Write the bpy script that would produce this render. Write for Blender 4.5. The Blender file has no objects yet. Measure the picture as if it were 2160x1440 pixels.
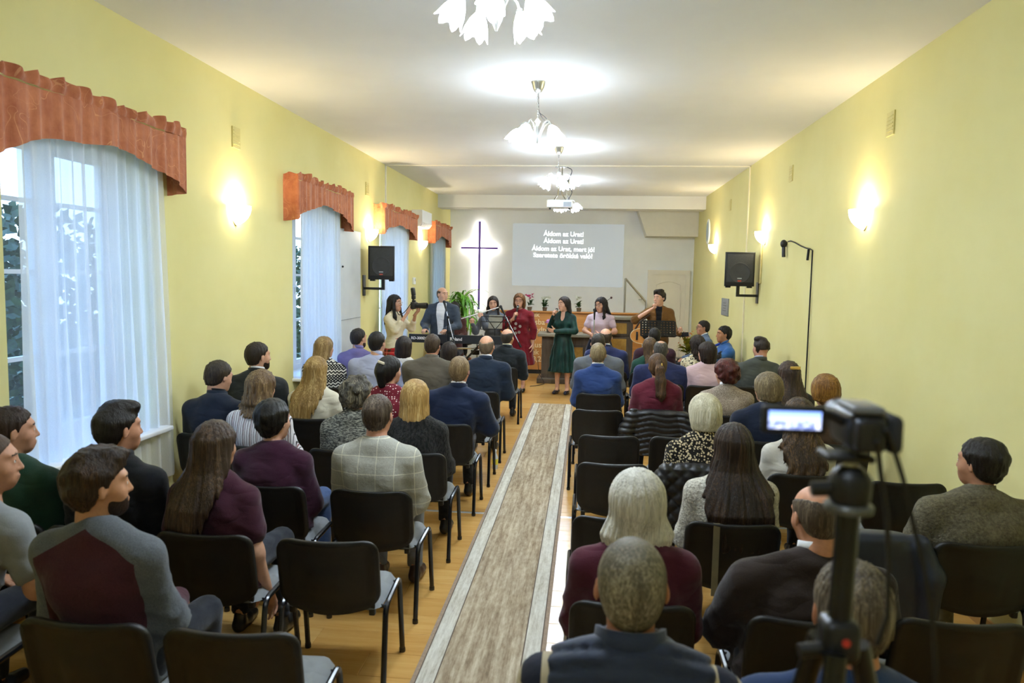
import bpy, bmesh, math, random
import numpy as np
from mathutils import Vector, Matrix

# ---------------------------------------------------------------- camera, world, exposure
scene = bpy.context.scene
C = scene.collection
CAM_H = 2.05
RR = np.array([0.99477714, 0.10044733, 0.01813225])
UU = np.array([-0.02664495, 0.08406574, 0.99610391])
FF = np.array([-0.09853168, 0.99138453, -0.08630309])
FPX = 1562.05
cam_data = bpy.data.cameras.new('camera')
cam_data.sensor_width = 36.0
cam_data.sensor_fit = 'HORIZONTAL'
cam_data.lens = FPX / 2160.0 * 36.0
cam_data.clip_start = 0.05
cam_data.clip_end = 200
cam_data.dof.use_dof = True
cam_data.dof.focus_distance = 9.0
cam_data.dof.aperture_fstop = 3.2
cam = bpy.data.objects.new('camera', cam_data)
C.objects.link(cam)
cam.matrix_world = Matrix(((RR[0], UU[0], -FF[0], 0), (RR[1], UU[1], -FF[1], 0), (RR[2], UU[2], -FF[2], CAM_H), (0, 0, 0, 1)))
scene.camera = cam

world = bpy.data.worlds.new('dusk_sky')
scene.world = world
world.use_nodes = True
wn = world.node_tree.nodes
wl = world.node_tree.links
bg = wn['Background']
wtc = wn.new('ShaderNodeTexCoord'); wsep = wn.new('ShaderNodeSeparateXYZ'); wr = wn.new('ShaderNodeValToRGB')
wl.new(wtc.outputs['Generated'], wsep.inputs[0]); wl.new(wsep.outputs['Z'], wr.inputs[0])
wr.color_ramp.elements[0].position = 0.0; wr.color_ramp.elements[0].color = (0.52, 0.74, 1.0, 1)
wr.color_ramp.elements[1].position = 0.6; wr.color_ramp.elements[1].color = (0.28, 0.52, 1.0, 1)
wl.new(wr.outputs[0], bg.inputs['Color'])
bg.inputs['Strength'].default_value = 2.3

scene.view_settings.view_transform = 'Standard'
scene.view_settings.look = 'None'
scene.view_settings.gamma = 1.0
scene.view_settings.use_curve_mapping = False
scene.view_settings.exposure = 1.22
CHANDELIER_POWER = 1.0
SCONCE_POWER = 1.0

# ---------------------------------------------------------------- pixel helpers (photo frame 2160 x 1440)
def ray(x, y):
    return RR * (x - 1080) / FPX + UU * (720 - y) / FPX + FF
ORG = np.array([0, 0, CAM_H])
def at_z(x, y, z=0.0):
    d = ray(x, y); return d * ((z - CAM_H) / d[2]) + ORG
def at_y(x, y, Y):
    d = ray(x, y); return d * (Y / d[1]) + ORG
def at_x(x, y, X):
    d = ray(x, y); return d * (X / d[0]) + ORG

# ---------------------------------------------------------------- materials
def lin(c):
    if isinstance(c, str):
        c = tuple(int(c[i:i + 2], 16) / 255 for i in (0, 2, 4))
        return tuple(v / 12.92 if v <= 0.04045 else ((v + 0.055) / 1.055) ** 2.4 for v in c)
    return tuple(c)
_mats = {}
class NT:
    def __init__(s, name):
        s.m = bpy.data.materials.new(name); s.m.use_nodes = True
        s.n = s.m.node_tree.nodes; s.l = s.m.node_tree.links
        s.b = s.n['Principled BSDF']
    def new(s, t, **kw):
        o = s.n.new(t)
        for k, v in kw.items():
            setattr(o, k, v)
        return o
    def link(s, a, b): s.l.new(a, b)
    def coord(s, scale=(1, 1, 1), rot=(0, 0, 0), kind='Object'):
        tc = s.new('ShaderNodeTexCoord'); mp = s.new('ShaderNodeMapping')
        mp.inputs['Scale'].default_value = scale; mp.inputs['Rotation'].default_value = rot
        s.link(tc.outputs[kind], mp.inputs[0]); return mp.outputs[0]
    def noise(s, vec, scale, detail=3, rough=.55):
        n = s.new('ShaderNodeTexNoise'); n.inputs['Scale'].default_value = scale
        n.inputs['Detail'].default_value = detail; n.inputs['Roughness'].default_value = rough
        if vec is not None: s.link(vec, n.inputs['Vector'])
        return n.outputs[0]
    def ramp(s, fac, stops, interp='LINEAR'):
        r = s.new('ShaderNodeValToRGB'); r.color_ramp.interpolation = interp
        e = r.color_ramp.elements
        while len(e) < len(stops): e.new(0.5)
        for i, (p, c) in enumerate(stops):
            e[i].position = p; c = lin(c); e[i].color = (c[0], c[1], c[2], 1)
        s.link(fac, r.inputs[0]); return r.outputs[0]
    def math(s, op, a, b=None, c=None):
        m = s.new('ShaderNodeMath', operation=op)
        for i, v in enumerate((a, b, c)):
            if v is None: continue
            if isinstance(v, (int, float)): m.inputs[i].default_value = v
            else: s.link(v, m.inputs[i])
        return m.outputs[0]
    def mix(s, f, a, b):
        m = s.new('ShaderNodeMix', data_type='RGBA')
        if isinstance(f, (int, float)): m.inputs[0].default_value = f
        else: s.link(f, m.inputs[0])
        for i, v in ((6, a), (7, b)):
            if isinstance(v, (tuple, str)):
                v = lin(v); m.inputs[i].default_value = (v[0], v[1], v[2], 1)
            else: s.link(v, m.inputs[i])
        return m.outputs[2]
    def color(s, c):
        if isinstance(c, (tuple, str)):
            c = lin(c); s.b.inputs['Base Color'].default_value = (c[0], c[1], c[2], 1)
        else: s.link(c, s.b.inputs['Base Color'])
    def bump(s, h, strength=.3, dist=.01):
        b = s.new('ShaderNodeBump'); b.inputs['Strength'].default_value = strength
        b.inputs['Distance'].default_value = dist
        s.link(h, b.inputs['Height']); s.link(b.outputs[0], s.b.inputs['Normal'])
    def set(s, rough=None, metal=None, spec=None, sheen=None):
        if rough is not None: s.b.inputs['Roughness'].default_value = rough
        if metal is not None: s.b.inputs['Metallic'].default_value = metal
        if spec is not None: s.b.inputs['Specular IOR Level'].default_value = spec
        if sheen is not None: s.b.inputs['Sheen Weight'].default_value = sheen
        return s.m
def scale_c(c, f):
    c = lin(c); return tuple(min(1, v * f) for v in c)

def plain(name, col, rough=.5, metal=0., var=.12, nscale=12, bump=0, bscale=200, spec=.5):
    key = ('plain', name, col, rough)
    if key in _mats: return _mats[key]
    t = NT(name)
    n = t.noise(t.coord(), nscale, 3)
    t.color(t.ramp(n, [(.3, scale_c(col, 1 - var)), (.7, scale_c(col, 1 + var))]))
    if bump: t.bump(t.noise(t.coord(), bscale, 2), bump, .004)
    _mats[key] = t.set(rough, metal, spec); return t.m
def cloth(name, col, rough=.92, var=.15, weave=260, bump=.35):
    key = ('cloth', name, col)
    if key in _mats: return _mats[key]
    t = NT(name)
    big = t.noise(t.coord(), 7, 3); fine = t.noise(t.coord(), weave, 2)
    f = t.math('ADD', t.math('MULTIPLY', big, .6), t.math('MULTIPLY', fine, .4))
    t.color(t.ramp(f, [(.32, scale_c(col, 1 - var)), (.68, scale_c(col, 1 + var))]))
    wn_ = t.new('ShaderNodeTexNoise'); wn_.inputs['Scale'].default_value = 9; wn_.inputs['Detail'].default_value = 1.2; wn_.inputs['Distortion'].default_value = .5
    t.link(t.coord((1, 1, 1.6), (0, .4, 0)), wn_.inputs['Vector'])
    rd_ = t.math('ABSOLUTE', t.math('SUBTRACT', t.noise(t.coord((1, 1, 2.2), (0, .35, 0)), 4.2, 1.5, .4), .5))
    cr_ = t.math('MINIMUM', t.math('MULTIPLY', rd_, 9.0), 1.0)
    h = t.math('ADD', t.math('ADD', t.math('MULTIPLY', wn_.outputs[0], .75), t.math('MULTIPLY', cr_, .35)), t.math('MULTIPLY', fine, .12))
    t.bump(h, bump * 1.5, .022)
    _mats[key] = t.set(rough, 0, .2, .15); return t.m
def hairmat(col, col2=None, sx=150, sz=6, rough=.42):
    key = ('hair', col, col2, sx, sz)
    if key in _mats: return _mats[key]
    t = NT('hair')
    c2 = col2 or scale_c(col, 1.9)
    v = t.coord((sx, sx, sz))
    n = t.noise(v, 1.0, 4, .6)
    w = t.noise(t.coord((18, 18, 3)), 1.0, 2)
    n3 = t.noise(t.coord((sx * 2.6, sx * 2.6, sz * 2)), 1.0, 2, .6)
    f = t.math('ADD', t.math('MULTIPLY_ADD', n3, .28, t.math('MULTIPLY', n, .44)), t.math('MULTIPLY', w, .28))
    t.color(t.ramp(f, [(.36, scale_c(col, .5)), (.5, col), (.63, c2)]))
    t.bump(f, .9, .014)
    _mats[key] = t.set(rough, 0, .35); return t.m
def emit(name, col, strength):
    key = ('emit', name, col, strength)
    if key in _mats: return _mats[key]
    t = NT(name); c = lin(col)
    t.color(col); t.b.inputs['Emission Color'].default_value = (c[0], c[1], c[2], 1)
    t.b.inputs['Emission Strength'].default_value = strength
    _mats[key] = t.set(.4); return t.m

# ---------------------------------------------------------------- mesh builders
class MB:
    """collects vertices and faces for ONE mesh object"""
    def __init__(s): s.v = []; s.f = []; s.mi = []; s.cur = 0
    def add(s, vs, fs):
        o = len(s.v); s.v += [tuple(map(float, p)) for p in vs]
        for q in fs: s.f.append(tuple(i + o for i in q)); s.mi.append(s.cur)
        return s
    def box(s, c, d, rot=None, taper=None):
        x, y, z = d[0] / 2, d[1] / 2, d[2] / 2
        tx, ty = taper or (1, 1)
        vs = [(-x, -y, -z), (x, -y, -z), (x, y, -z), (-x, y, -z), (-x * tx, -y * ty, z), (x * tx, -y * ty, z), (x * tx, y * ty, z), (-x * tx, y * ty, z)]
        if rot is not None: vs = [tuple(rot @ Vector(p)) for p in vs]
        vs = [(p[0] + c[0], p[1] + c[1], p[2] + c[2]) for p in vs]
        return s.add(vs, [(0, 3, 2, 1), (4, 5, 6, 7), (0, 1, 5, 4), (1, 2, 6, 5), (2, 3, 7, 6), (3, 0, 4, 7)])
    def box2(s, lo, hi):
        return s.box([(a + b) / 2 for a, b in zip(lo, hi)], [b - a for a, b in zip(lo, hi)])
    def rbox(s, c, d, r=.01, rot=None, n=3):
        """box whose edges are rounded (superellipsoid-free: bevelled via bmesh)"""
        bm = bmesh.new(); bmesh.ops.create_cube(bm, size=1)
        for v in bm.verts: v.co = Vector((v.co.x * d[0], v.co.y * d[1], v.co.z * d[2]))
        bmesh.ops.bevel(bm, geom=list(bm.edges), offset=min(r, min(d) * .49), segments=n, profile=.5, affect='EDGES')
        bm.verts.index_update()
        M = (rot.to_4x4() if rot is not None else Matrix.Identity(4))
        vs = [tuple((M @ v.co) + Vector(c)) for v in bm.verts]
        fs = [tuple(v.index for v in f.verts) for f in bm.faces]
        bm.free(); return s.add(vs, fs)
    def tube(s, pts, r, n=8, cap=True, closed=False):
        pts = [Vector(p) for p in pts]; N = len(pts)
        rs = [r] * N if isinstance(r, (int, float)) else list(r)
        vs = []; fs = []
        prev = None
        for i, p in enumerate(pts):
            a = pts[i - 1] if (i > 0 or closed) else p
            b = pts[(i + 1) % N] if (i < N - 1 or closed) else p
            t = (b - a); t = t.normalized() if t.length > 1e-9 else Vector((0, 0, 1))
            if prev is None:
                up = Vector((0, 0, 1)) if abs(t.z) < .9 else Vector((1, 0, 0))
                u = t.cross(up).normalized()
            else:
                u = prev - t * prev.dot(t); u = u.normalized() if u.length > 1e-6 else t.orthogonal().normalized()
            prev = u; w = t.cross(u)
            for k in range(n):
                an = 2 * math.pi * k / n
                vs.append(p + (u * math.cos(an) + w * math.sin(an)) * rs[i])
        for i in range(N if closed else N - 1):
            for k in range(n):
                j = (i + 1) % N
                fs.append((i * n + k, i * n + (k + 1) % n, j * n + (k + 1) % n, j * n + k))
        if cap and not closed:
            fs.append(tuple(range(n - 1, -1, -1))); fs.append(tuple((N - 1) * n + k for k in range(n)))
        return s.add(vs, fs)
    def lathe(s, prof, c=(0, 0, 0), n=20, rot=None, wave=None, cap=False):
        vs = []; fs = []
        for i, (r, z) in enumerate(prof):
            for k in range(n):
                an = 2 * math.pi * k / n
                rr, zz = r, z
                if wave: rr, zz = wave(i, an, r, z)
                p = Vector((rr * math.cos(an), rr * math.sin(an), zz))
                if rot is not None: p = rot @ p
                vs.append((p[0] + c[0], p[1] + c[1], p[2] + c[2]))
        for i in range(len(prof) - 1):
            for k in range(n):
                fs.append((i * n + k, i * n + (k + 1) % n, (i + 1) * n + (k + 1) % n, (i + 1) * n + k))
        if cap:
            fs.append(tuple(range(n - 1, -1, -1))); fs.append(tuple((len(prof) - 1) * n + k for k in range(n)))
        return s.add(vs, fs)
    def ball(s, c, r, n=12, m=8, sc=(1, 1, 1), rot=None):
        prof = [(max(1e-4, math.sin(math.pi * i / m)) * r, -math.cos(math.pi * i / m) * r) for i in range(m + 1)]
        vs = []; fs = []
        for (q, z) in prof:
            for k in range(n):
                an = 2 * math.pi * k / n
                p = Vector((q * math.cos(an) * sc[0], q * math.sin(an) * sc[1], z * sc[2]))
                if rot is not None: p = rot @ p
                vs.append((p[0] + c[0], p[1] + c[1], p[2] + c[2]))
        for i in range(m):
            for k in range(n):
                fs.append((i * n + k, i * n + (k + 1) % n, (i + 1) * n + (k + 1) % n, (i + 1) * n + k))
        return s.add(vs, fs)
    def grid(s, fn, nu, nv):
        vs = [fn(i / nu, j / nv) for j in range(nv + 1) for i in range(nu + 1)]
        fs = [(j * (nu + 1) + i, j * (nu + 1) + i + 1, (j + 1) * (nu + 1) + i + 1, (j + 1) * (nu + 1) + i) for j in range(nv) for i in range(nu)]
        return s.add(vs, fs)
    def prism(s, poly, h0, h1, axis=1):
        """polygon extruded along an axis; poly in the two other axes (x,z for axis 1; x,y for 2; y,z for 0)"""
        def P(a, b, h): return (h, a, b) if axis == 0 else ((a, h, b) if axis == 1 else (a, b, h))
        n = len(poly)
        vs = [P(a, b, h0) for a, b in poly] + [P(a, b, h1) for a, b in poly]
        fs = [tuple(range(n)), tuple(range(2 * n - 1, n - 1, -1))] + [(i, i + n, (i + 1) % n + n, (i + 1) % n) for i in range(n)]
        return s.add(vs, fs)
    def slot(s, i): s.cur = i; return s
    def mesh(s, name, mats, smooth=False, recalc=True):
        me = bpy.data.meshes.new(name); me.from_pydata(s.v, [], s.f)
        for m in (mats if isinstance(mats, (list, tuple)) else [mats]): me.materials.append(m)
        if any(s.mi): me.polygons.foreach_set('material_index', s.mi)
        if recalc:
            bm = bmesh.new(); bm.from_mesh(me); bmesh.ops.recalc_face_normals(bm, faces=bm.faces); bm.to_mesh(me); bm.free()
        if smooth:
            me.polygons.foreach_set('use_smooth', [True] * len(me.polygons))
            if smooth != 'all': me.set_sharp_from_angle(angle=math.radians(38))
        me.update(); return me
    def build(s, name, mats, parent=None, smooth=True, loc=None, rot=None):
        return link(name, s.mesh(name, mats, smooth), parent, loc, rot)
def link(name, data, parent=None, loc=None, rot=None):
    o = bpy.data.objects.new(name, data); C.objects.link(o)
    if parent is not None: o.parent = parent
    if loc is not None: o.location = loc
    if rot is not None: o.rotation_euler = rot
    return o
def tag(o, label, cat, group=None):
    o['label'] = label; o['category'] = cat
    if group: o['group'] = group
    return o
def thing(name, label, cat, loc=(0, 0, 0), rz=0, group=None):
    o = bpy.data.objects.new(name, None); C.objects.link(o); o.empty_display_size = .1
    o.location = loc; o.rotation_euler = (0, 0, rz)
    return tag(o, label, cat, group)
def struct(o, label=None):
    o['kind'] = 'structure'
    if label: o['label'] = label
    return o
def copy_tree(o, parent=None):
    c = o.copy(); C.objects.link(c)
    if parent is not None: c.parent = parent
    for ch in list(o.children): copy_tree(ch, c)
    return c
def text(name, body, size, mat, parent=None, loc=(0, 0, 0), rot=(0, 0, 0), align='CENTER', extrude=.001, bold=0.0, font=None):
    cu = bpy.data.curves.new(name, 'FONT'); cu.body = body; cu.size = size
    cu.align_x = align; cu.extrude = extrude; cu.offset = bold; cu.resolution_u = 4
    cu.materials.append(mat)
    tmp = bpy.data.objects.new(name, cu); C.objects.link(tmp)
    me = bpy.data.meshes.new_from_object(tmp.evaluated_get(bpy.context.evaluated_depsgraph_get()))
    bpy.data.objects.remove(tmp); me.name = name
    return link(name, me, parent, loc, rot)
# ================================================================ THE ROOM
XL, XR, YB, Y0, ZC = -3.25, 2.43, 17.45, -2.2, 3.8
def wall_paint():
    t = NT('yellow_wall_paint')
    n = t.noise(t.coord(), 1.3, 4, .6)
    t.color(t.ramp(n, [(.3, 'e0d794'), (.7, 'e5dd9f')]))
    t.bump(t.noise(t.coord(), 55, 4, .7), .12, .006)
    return t.set(.75, 0, .25)
WALL = wall_paint()
GREYWALL = plain('pale_grey_wall_paint', 'e9ebe9', .75, var=.03, nscale=2, bump=.1, bscale=60)
CEIL = plain('white_ceiling_paint', 'e1e4e9', .85, var=.02, nscale=2, bump=.08, bscale=40)
WHITE = plain('white_gloss_paint', 'e9ebee', .35, var=.03, nscale=5)
CREAM = plain('cream_door_paint', 'e6dfcd', .4, var=.03, nscale=5)
BLACKPL = plain('black_plastic', '17181a', .42, var=.2, nscale=30, bump=.15, bscale=500)
BLACKMET = plain('black_metal', '0d0e11', .28, var=.1, nscale=20)
CHROME = plain('chrome', 'd7dade', .16, 1.0, var=.05, nscale=9)
SILVER = plain('brushed_steel', 'a9a79f', .32, 1.0, var=.08, nscale=30)

# windows in the left wall: (near edge, far edge)
WIN = [(3.86, 5.27), (7.96, 9.38), (11.42, 12.95), (15.15, 16.42)]
ZS, ZT, DEP = .86, 2.93, .42
m = MB()
ys = [Y0] + [v for w in WIN for v in w] + [YB]
for i in range(0, len(ys), 2):
    m.box2((XL - DEP, ys[i], 0), (XL, ys[i + 1], ZC))
for a, b in WIN:
    m.box2((XL - DEP, a, 0), (XL, b, ZS)); m.box2((XL - DEP, a, ZT), (XL, b, ZC))
struct(m.build('wall_left', WALL, smooth=False))
struct(MB().box2((XR, Y0, 0), (XR + .3, YB + .3, ZC)).build('wall_right', WALL, smooth=False))
struct(MB().box2((XL - DEP, YB, 0), (XR + .3, YB + .3, ZC)).build('wall_back', GREYWALL, smooth=False))
struct(MB().box2((XL - DEP, Y0 - .3, 0), (XR + .3, Y0, ZC)).build('wall_rear', WALL, smooth=False))
struct(MB().box2((XL - DEP, Y0 - .3, ZC), (XR + .3, YB + .3, ZC + .2)).build('ceiling', CEIL, smooth=False))
struct(MB().box2((XL, 15.95, 3.53), (XR, 16.45, ZC)).build('trim_1', plain('beam_paint', 'dcdcd8', .8, var=.02, nscale=2), smooth=False), 'pale ceiling beam before the back wall')
# stair soffit in the far right corner
m = MB().prism([(1.02, 3.8), (1.30, 3.02), (2.43, 3.02), (2.43, 3.8)], 16.9, 17.45, 1)
struct(m.build('trim_2', plain('soffit_paint', 'd3d0c2', .8, var=.02), smooth=False), 'sloping pale stair soffit in the upper corner')
# cable ducts
DUCT = plain('cable_duct_plastic', 'e8e6dc', .5, var=.03)
struct(MB().box2((XL, 11.72, ZC - .018), (XR, 11.76, ZC)).build('trim_3', DUCT, smooth=False), 'thin white cable duct across the ceiling')
struct(MB().box2((XL, 11.72, 2.55), (XL + .018, 11.76, ZC)).build('trim_4', DUCT, smooth=False), 'thin white cable duct down the left wall')
struct(MB().box2((XR - .018, 11.72, .1), (XR, 11.76, ZC)).build('trim_5', plain('cream_cable_duct', 'ece3c0', .5, var=.03), smooth=False), 'thin cream cable duct down the right wall')
BASEB = plain('baseboard_wood', 'b98d4e', .4, var=.1)
struct(MB().box2((XL, Y0, 0), (XL + .015, YB, .08)).build('baseboard_left', BASEB, smooth=False))
struct(MB().box2((XR - .015, Y0, 0), (XR, YB, .08)).build('baseboard_right', BASEB, smooth=False))
struct(MB().box2((XL + .02, YB - .015, 0), (XR - .02, YB, .08)).build('baseboard_back', BASEB, smooth=False))

# floor: laminate boards running across the hall
def board_mat(k):
    t = NT('laminate_board')
    v = t.coord((1.2, 16, 16)); v2 = t.coord((6, 60, 60))
    n = t.noise(v, 1.0, 4, .6); n2 = t.noise(v2, 1.0, 3)
    f = t.math('ADD', t.math('MULTIPLY', n, .7), t.math('MULTIPLY', n2, .3))
    a = [('b98742', 'd0a25c'), ('bf8d47', 'd6aa64'), ('c2924c', 'd9b06b')][k]
    t.color(t.ramp(f, [(.3, a[0]), (.72, a[1])]))
    return t.set(.24, 0, .5)
BOARDS = [board_mat(k) for k in range(3)]
fl = struct(MB().box2((XL - .1, Y0, -.12), (XR + .1, YB + .2, -.012)).build('floor', plain('floor_gap', '6b4a22', .7), smooth=False))
rng = random.Random(4)
BW, BL = .235, 1.42
board_meshes = {}
def board(len_, k):
    key = (round(len_, 2), k)
    if key not in board_meshes:
        mb = MB(); L = len_ / 2 - .0008; W = BW / 2 - .0008; e = .002
        mb.add([(-L, -W, -.012), (L, -W, -.012), (L, W, -.012), (-L, W, -.012), (-L, -W, -e), (L, -W, -e), (L, W, -e), (-L, W, -e),
                (-L + e, -W + e, 0), (L - e, -W + e, 0), (L - e, W - e, 0), (-L + e, W - e, 0)],
               [(0, 1, 5, 4), (1, 2, 6, 5), (2, 3, 7, 6), (3, 0, 4, 7), (4, 5, 9, 8), (5, 6, 10, 9), (6, 7, 11, 10), (7, 4, 8, 11), (8, 9, 10, 11)])
        board_meshes[key] = mb.mesh('board', BOARDS[k], False)
    return board_meshes[key]
y = 1.2; row = 0; rest = MB()
while y < YB:
    x = XL - [0, .35, .71, 1.06][row % 4]
    while x < XR:
        a = max(x, XL); b = min(x + BL, XR)
        if b - a > .03:
            if y < 14.6:
                o = link('board', board(b - a, rng.randrange(3)), fl, ((a + b) / 2, y + BW / 2, 0))
            else:
                rest.slot(rng.randrange(3)).box2((a + .001, y + .001, -.012), (b - .001, y + BW - .001, 0))
        x += BL
    y += BW; row += 1
r = rest.build('boards', BOARDS, fl, False); r['kind'] = 'stuff'
near = MB()
y = 1.2 - BW; 
while y > Y0:
    near.box2((XL, y + .001, -.012), (XR, y + BW - .001, 0)); y -= BW
r = near.build('boards', BOARDS[1], fl, False); r['kind'] = 'stuff'
struct(MB().prism([(6.22, 0), (6.26, 0), (6.255, .004), (6.225, .004)], XL, XR, 0).build('trim_6', plain('threshold_strip', 'd9d6cf', .3, .6), smooth=False), 'thin metal joint strip across the floor')

# carpet runner along the aisle
def runner_mat(name, cols, sc):
    t = NT(name)
    v = t.coord((3.4, .2, 1))
    n = t.noise(v, sc, 6, .72); n2 = t.noise(t.coord((1, .3, 1)), sc * 5, 3, .7)
    f = t.math('ADD', t.math('MULTIPLY', n, .68), t.math('MULTIPLY', n2, .32))
    t.color(t.ramp(f, [(.36, cols[0]), (.46, cols[1]), (.56, cols[2]), (.68, cols[3])]))
    t.bump(t.noise(t.coord(), 420, 2), .4, .004)
    return t.set(.97, 0, .1)
CX0, CX1, CY0, CY1 = -.835, -.172, -1.0, 11.95
ru = thing('aisle_carpet', 'long beige and brown mottled carpet runner with pale borders down the aisle', 'carpet', (CX0, CY0, 0))
W = CX1 - CX0; Ln = CY1 - CY0
MID = runner_mat('mottled_brown_pile', ['7d6b55', '9d8b72', 'b8a88e', 'd0c4ac'], 7)
BOR = runner_mat('pale_border_pile', ['a89e8c', 'c0b9a9', 'd2cdbf', 'e0dcd0'], 9)
EDGE = plain('carpet_binding', '97816c', .95, var=.15, nscale=60)
LINE = plain('dark_border_line', '5c4d40', .95, var=.1)
def strip(name, a, b, h, mt):
    MB().box2((a, 0, .0005), (b, Ln, h)).build(name, mt, ru, False)
strip('binding', 0, .022, .009, EDGE); strip('binding', W - .022, W, .009, EDGE)
strip('border', .029, .118, .010, BOR); strip('border', W - .118, W - .029, .010, BOR)
for a in (.022, .118, W - .125, W - .029): strip('border_line', a, a + .007, .0085, LINE)
strip('field', .125, W - .125, .010, MID)

# ---------------------------------------------------------------- windows, glass, curtains, valances
def glass_mat():
    t = NT('window_glass')
    t.n.remove(t.b)
    tr = t.new('ShaderNodeBsdfTransparent'); gl = t.new('ShaderNodeBsdfGlossy'); mx = t.new('ShaderNodeMixShader')
    tr.inputs[0].default_value = (.93, .97, 1, 1); gl.inputs['Roughness'].default_value = .02; mx.inputs[0].default_value = .07
    t.link(tr.outputs[0], mx.inputs[1]); t.link(gl.outputs[0], mx.inputs[2]); t.link(mx.outputs[0], t.n['Material Output'].inputs[0])
    return t.m
GLASS = glass_mat()
def sheer_mat(name, col, trans):
    t = NT(name); t.n.remove(t.b)
    c = lin(col)
    df = t.new('ShaderNodeBsdfDiffuse'); tl = t.new('ShaderNodeBsdfTranslucent'); tp = t.new('ShaderNodeBsdfTransparent')
    df.inputs[0].default_value = (*c, 1); tl.inputs[0].default_value = (*c, 1)
    m1 = t.new('ShaderNodeMixShader'); m2 = t.new('ShaderNodeMixShader')
    m1.inputs[0].default_value = .6
    n = t.noise(t.coord((1, 40, 40)), 6, 2)
    f = t.math('MULTIPLY_ADD', n, .18, trans - .09)
    t.link(f, m2.inputs[0])
    t.link(df.outputs[0], m1.inputs[1]); t.link(tl.outputs[0], m1.inputs[2])
    t.link(m1.outputs[0], m2.inputs[1]); t.link(tp.outputs[0], m2.inputs[2])
    t.link(m2.outputs[0], t.n['Material Output'].inputs[0])
    return t.m
SHEER = sheer_mat('sheer_white_voile', 'f4f6fa', .20)
SHEER2 = sheer_mat('grey_voile', 'c4c8c4', .12)
SHEER3 = sheer_mat('thick_white_voile', 'eef2f8', .12)
def window(n, a, b):
    w = thing('window_%d' % n, 'white wooden casement window behind the sheer curtain, number %d from the camera' % n, 'window', (XL - DEP + .1, a, ZS))
    del w['category']; struct(w)
    W = b - a; Hh = ZT - ZS; T = .075
    fr = MB()
    fr.box2((-.04, 0, 0), (.04, T, Hh)); fr.box2((-.04, W - T, 0), (.04, W, Hh))
    fr.box2((-.04, T, 0), (.04, W - T, T)); fr.box2((-.04, T, Hh - T), (.04, W - T, Hh))
    fr.box2((-.035, W / 2 - .05, T), (.045, W / 2 + .05, Hh - T))
    fr.build('frame', WHITE, w, False)
    for k in (0, 1):
        y0 = T if k == 0 else W / 2 + .05; y1 = W / 2 - .05 if k == 0 else W - T
        sa = MB(); q = .055
        sa.box2((-.02, y0, T), (.03, y0 + q, Hh - T)); sa.box2((-.02, y1 - q, T), (.03, y1, Hh - T))
        sa.box2((-.02, y0 + q, T), (.03, y1 - q, T + q)); sa.box2((-.02, y0 + q, Hh - T - q), (.03, y1 - q, Hh - T))
        zz = [T + q, .62, 1.17, 1.62, Hh - T - q]
        for z in zz[1:-1]: sa.box2((-.012, y0 + q, z - .014), (.022, y1 - q, z + .014))
        sh = sa.build('sash', WHITE, w, False)
        for i in range(len(zz) - 1):
            MB().box2((.0, y0 + q - .004, zz[i]), (.006, y1 - q + .004, zz[i + 1])).build('pane', GLASS, sh, False)
    hd = MB().box((.045, W / 2 + .02, Hh * .48), (.03, .025, .1)); hd.box((.07, W / 2 - .03, Hh * .5), (.018, .12, .022))
    hd.build('handle', WHITE, w, False)
    MB().rbox((.21, W / 2, -.0), (.5, W + .06, .035), .01).build('sill', WHITE, w)
for i, (a, b) in enumerate(WIN): window(i + 1, a, b)

def curtain(label, y0, y1, z0, z1, amp, folds, mat, seed, x=XL + .035, drift=0.0, spread=0.0, gap=None):
    rg = random.Random(seed); ph = [rg.uniform(0, 6.28) for _ in range(6)]
    m = MB()
    def fn(u, v):
        yy = y0 + (y1 - y0) * u
        f = folds * 2 * math.pi
        wv = math.sin(f * u + ph[0] + .8 * math.sin(3.1 * v + ph[1]) + 1.3 * math.sin(5 * u + ph[2]))
        wv += .5 * math.sin(f * 1.73 * u + ph[3] + 1.2 * v) + .25 * math.sin(f * 3.1 * u + ph[4])
        A = amp * (1.1 - .35 * v)
        return (x + .03 + A * wv + .02 * (1 - v) * math.sin(4 * u + ph[5]), yy + drift * (1 - v) + spread * (1 - v) * (u - .5) + .012 * math.sin(f * u * .5 + ph[2] + 2 * v), z0 + (z1 - z0) * v + (.012 * math.sin(f * u) if v == 0 else 0))
    m.grid(fn, 110, 26)
    o = m.build('sheer_curtain', mat, smooth='all'); return tag(o, label, 'curtain', 'sheer curtains at the windows')
curtain('near sheer white curtain hanging in the window beside the young men', 3.89, 5.33, .47, 2.98, .020, 13, SHEER, 1, spread=.1, drift=.05)
curtain('sheer white curtain in the second window beside the grey shutter panel', 8.03, 9.36, .35, 2.95, .020, 15, SHEER3, 2)
curtain('sheer white curtain in the window behind the photographer', 11.3, 13.05, .35, 2.95, .02, 15, SHEER3, 3)
curtain('grey sheer curtain in the farthest window behind the wall air conditioner', 15.0, 16.5, .35, 2.95, .022, 13, SHEER2, 4)

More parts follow.
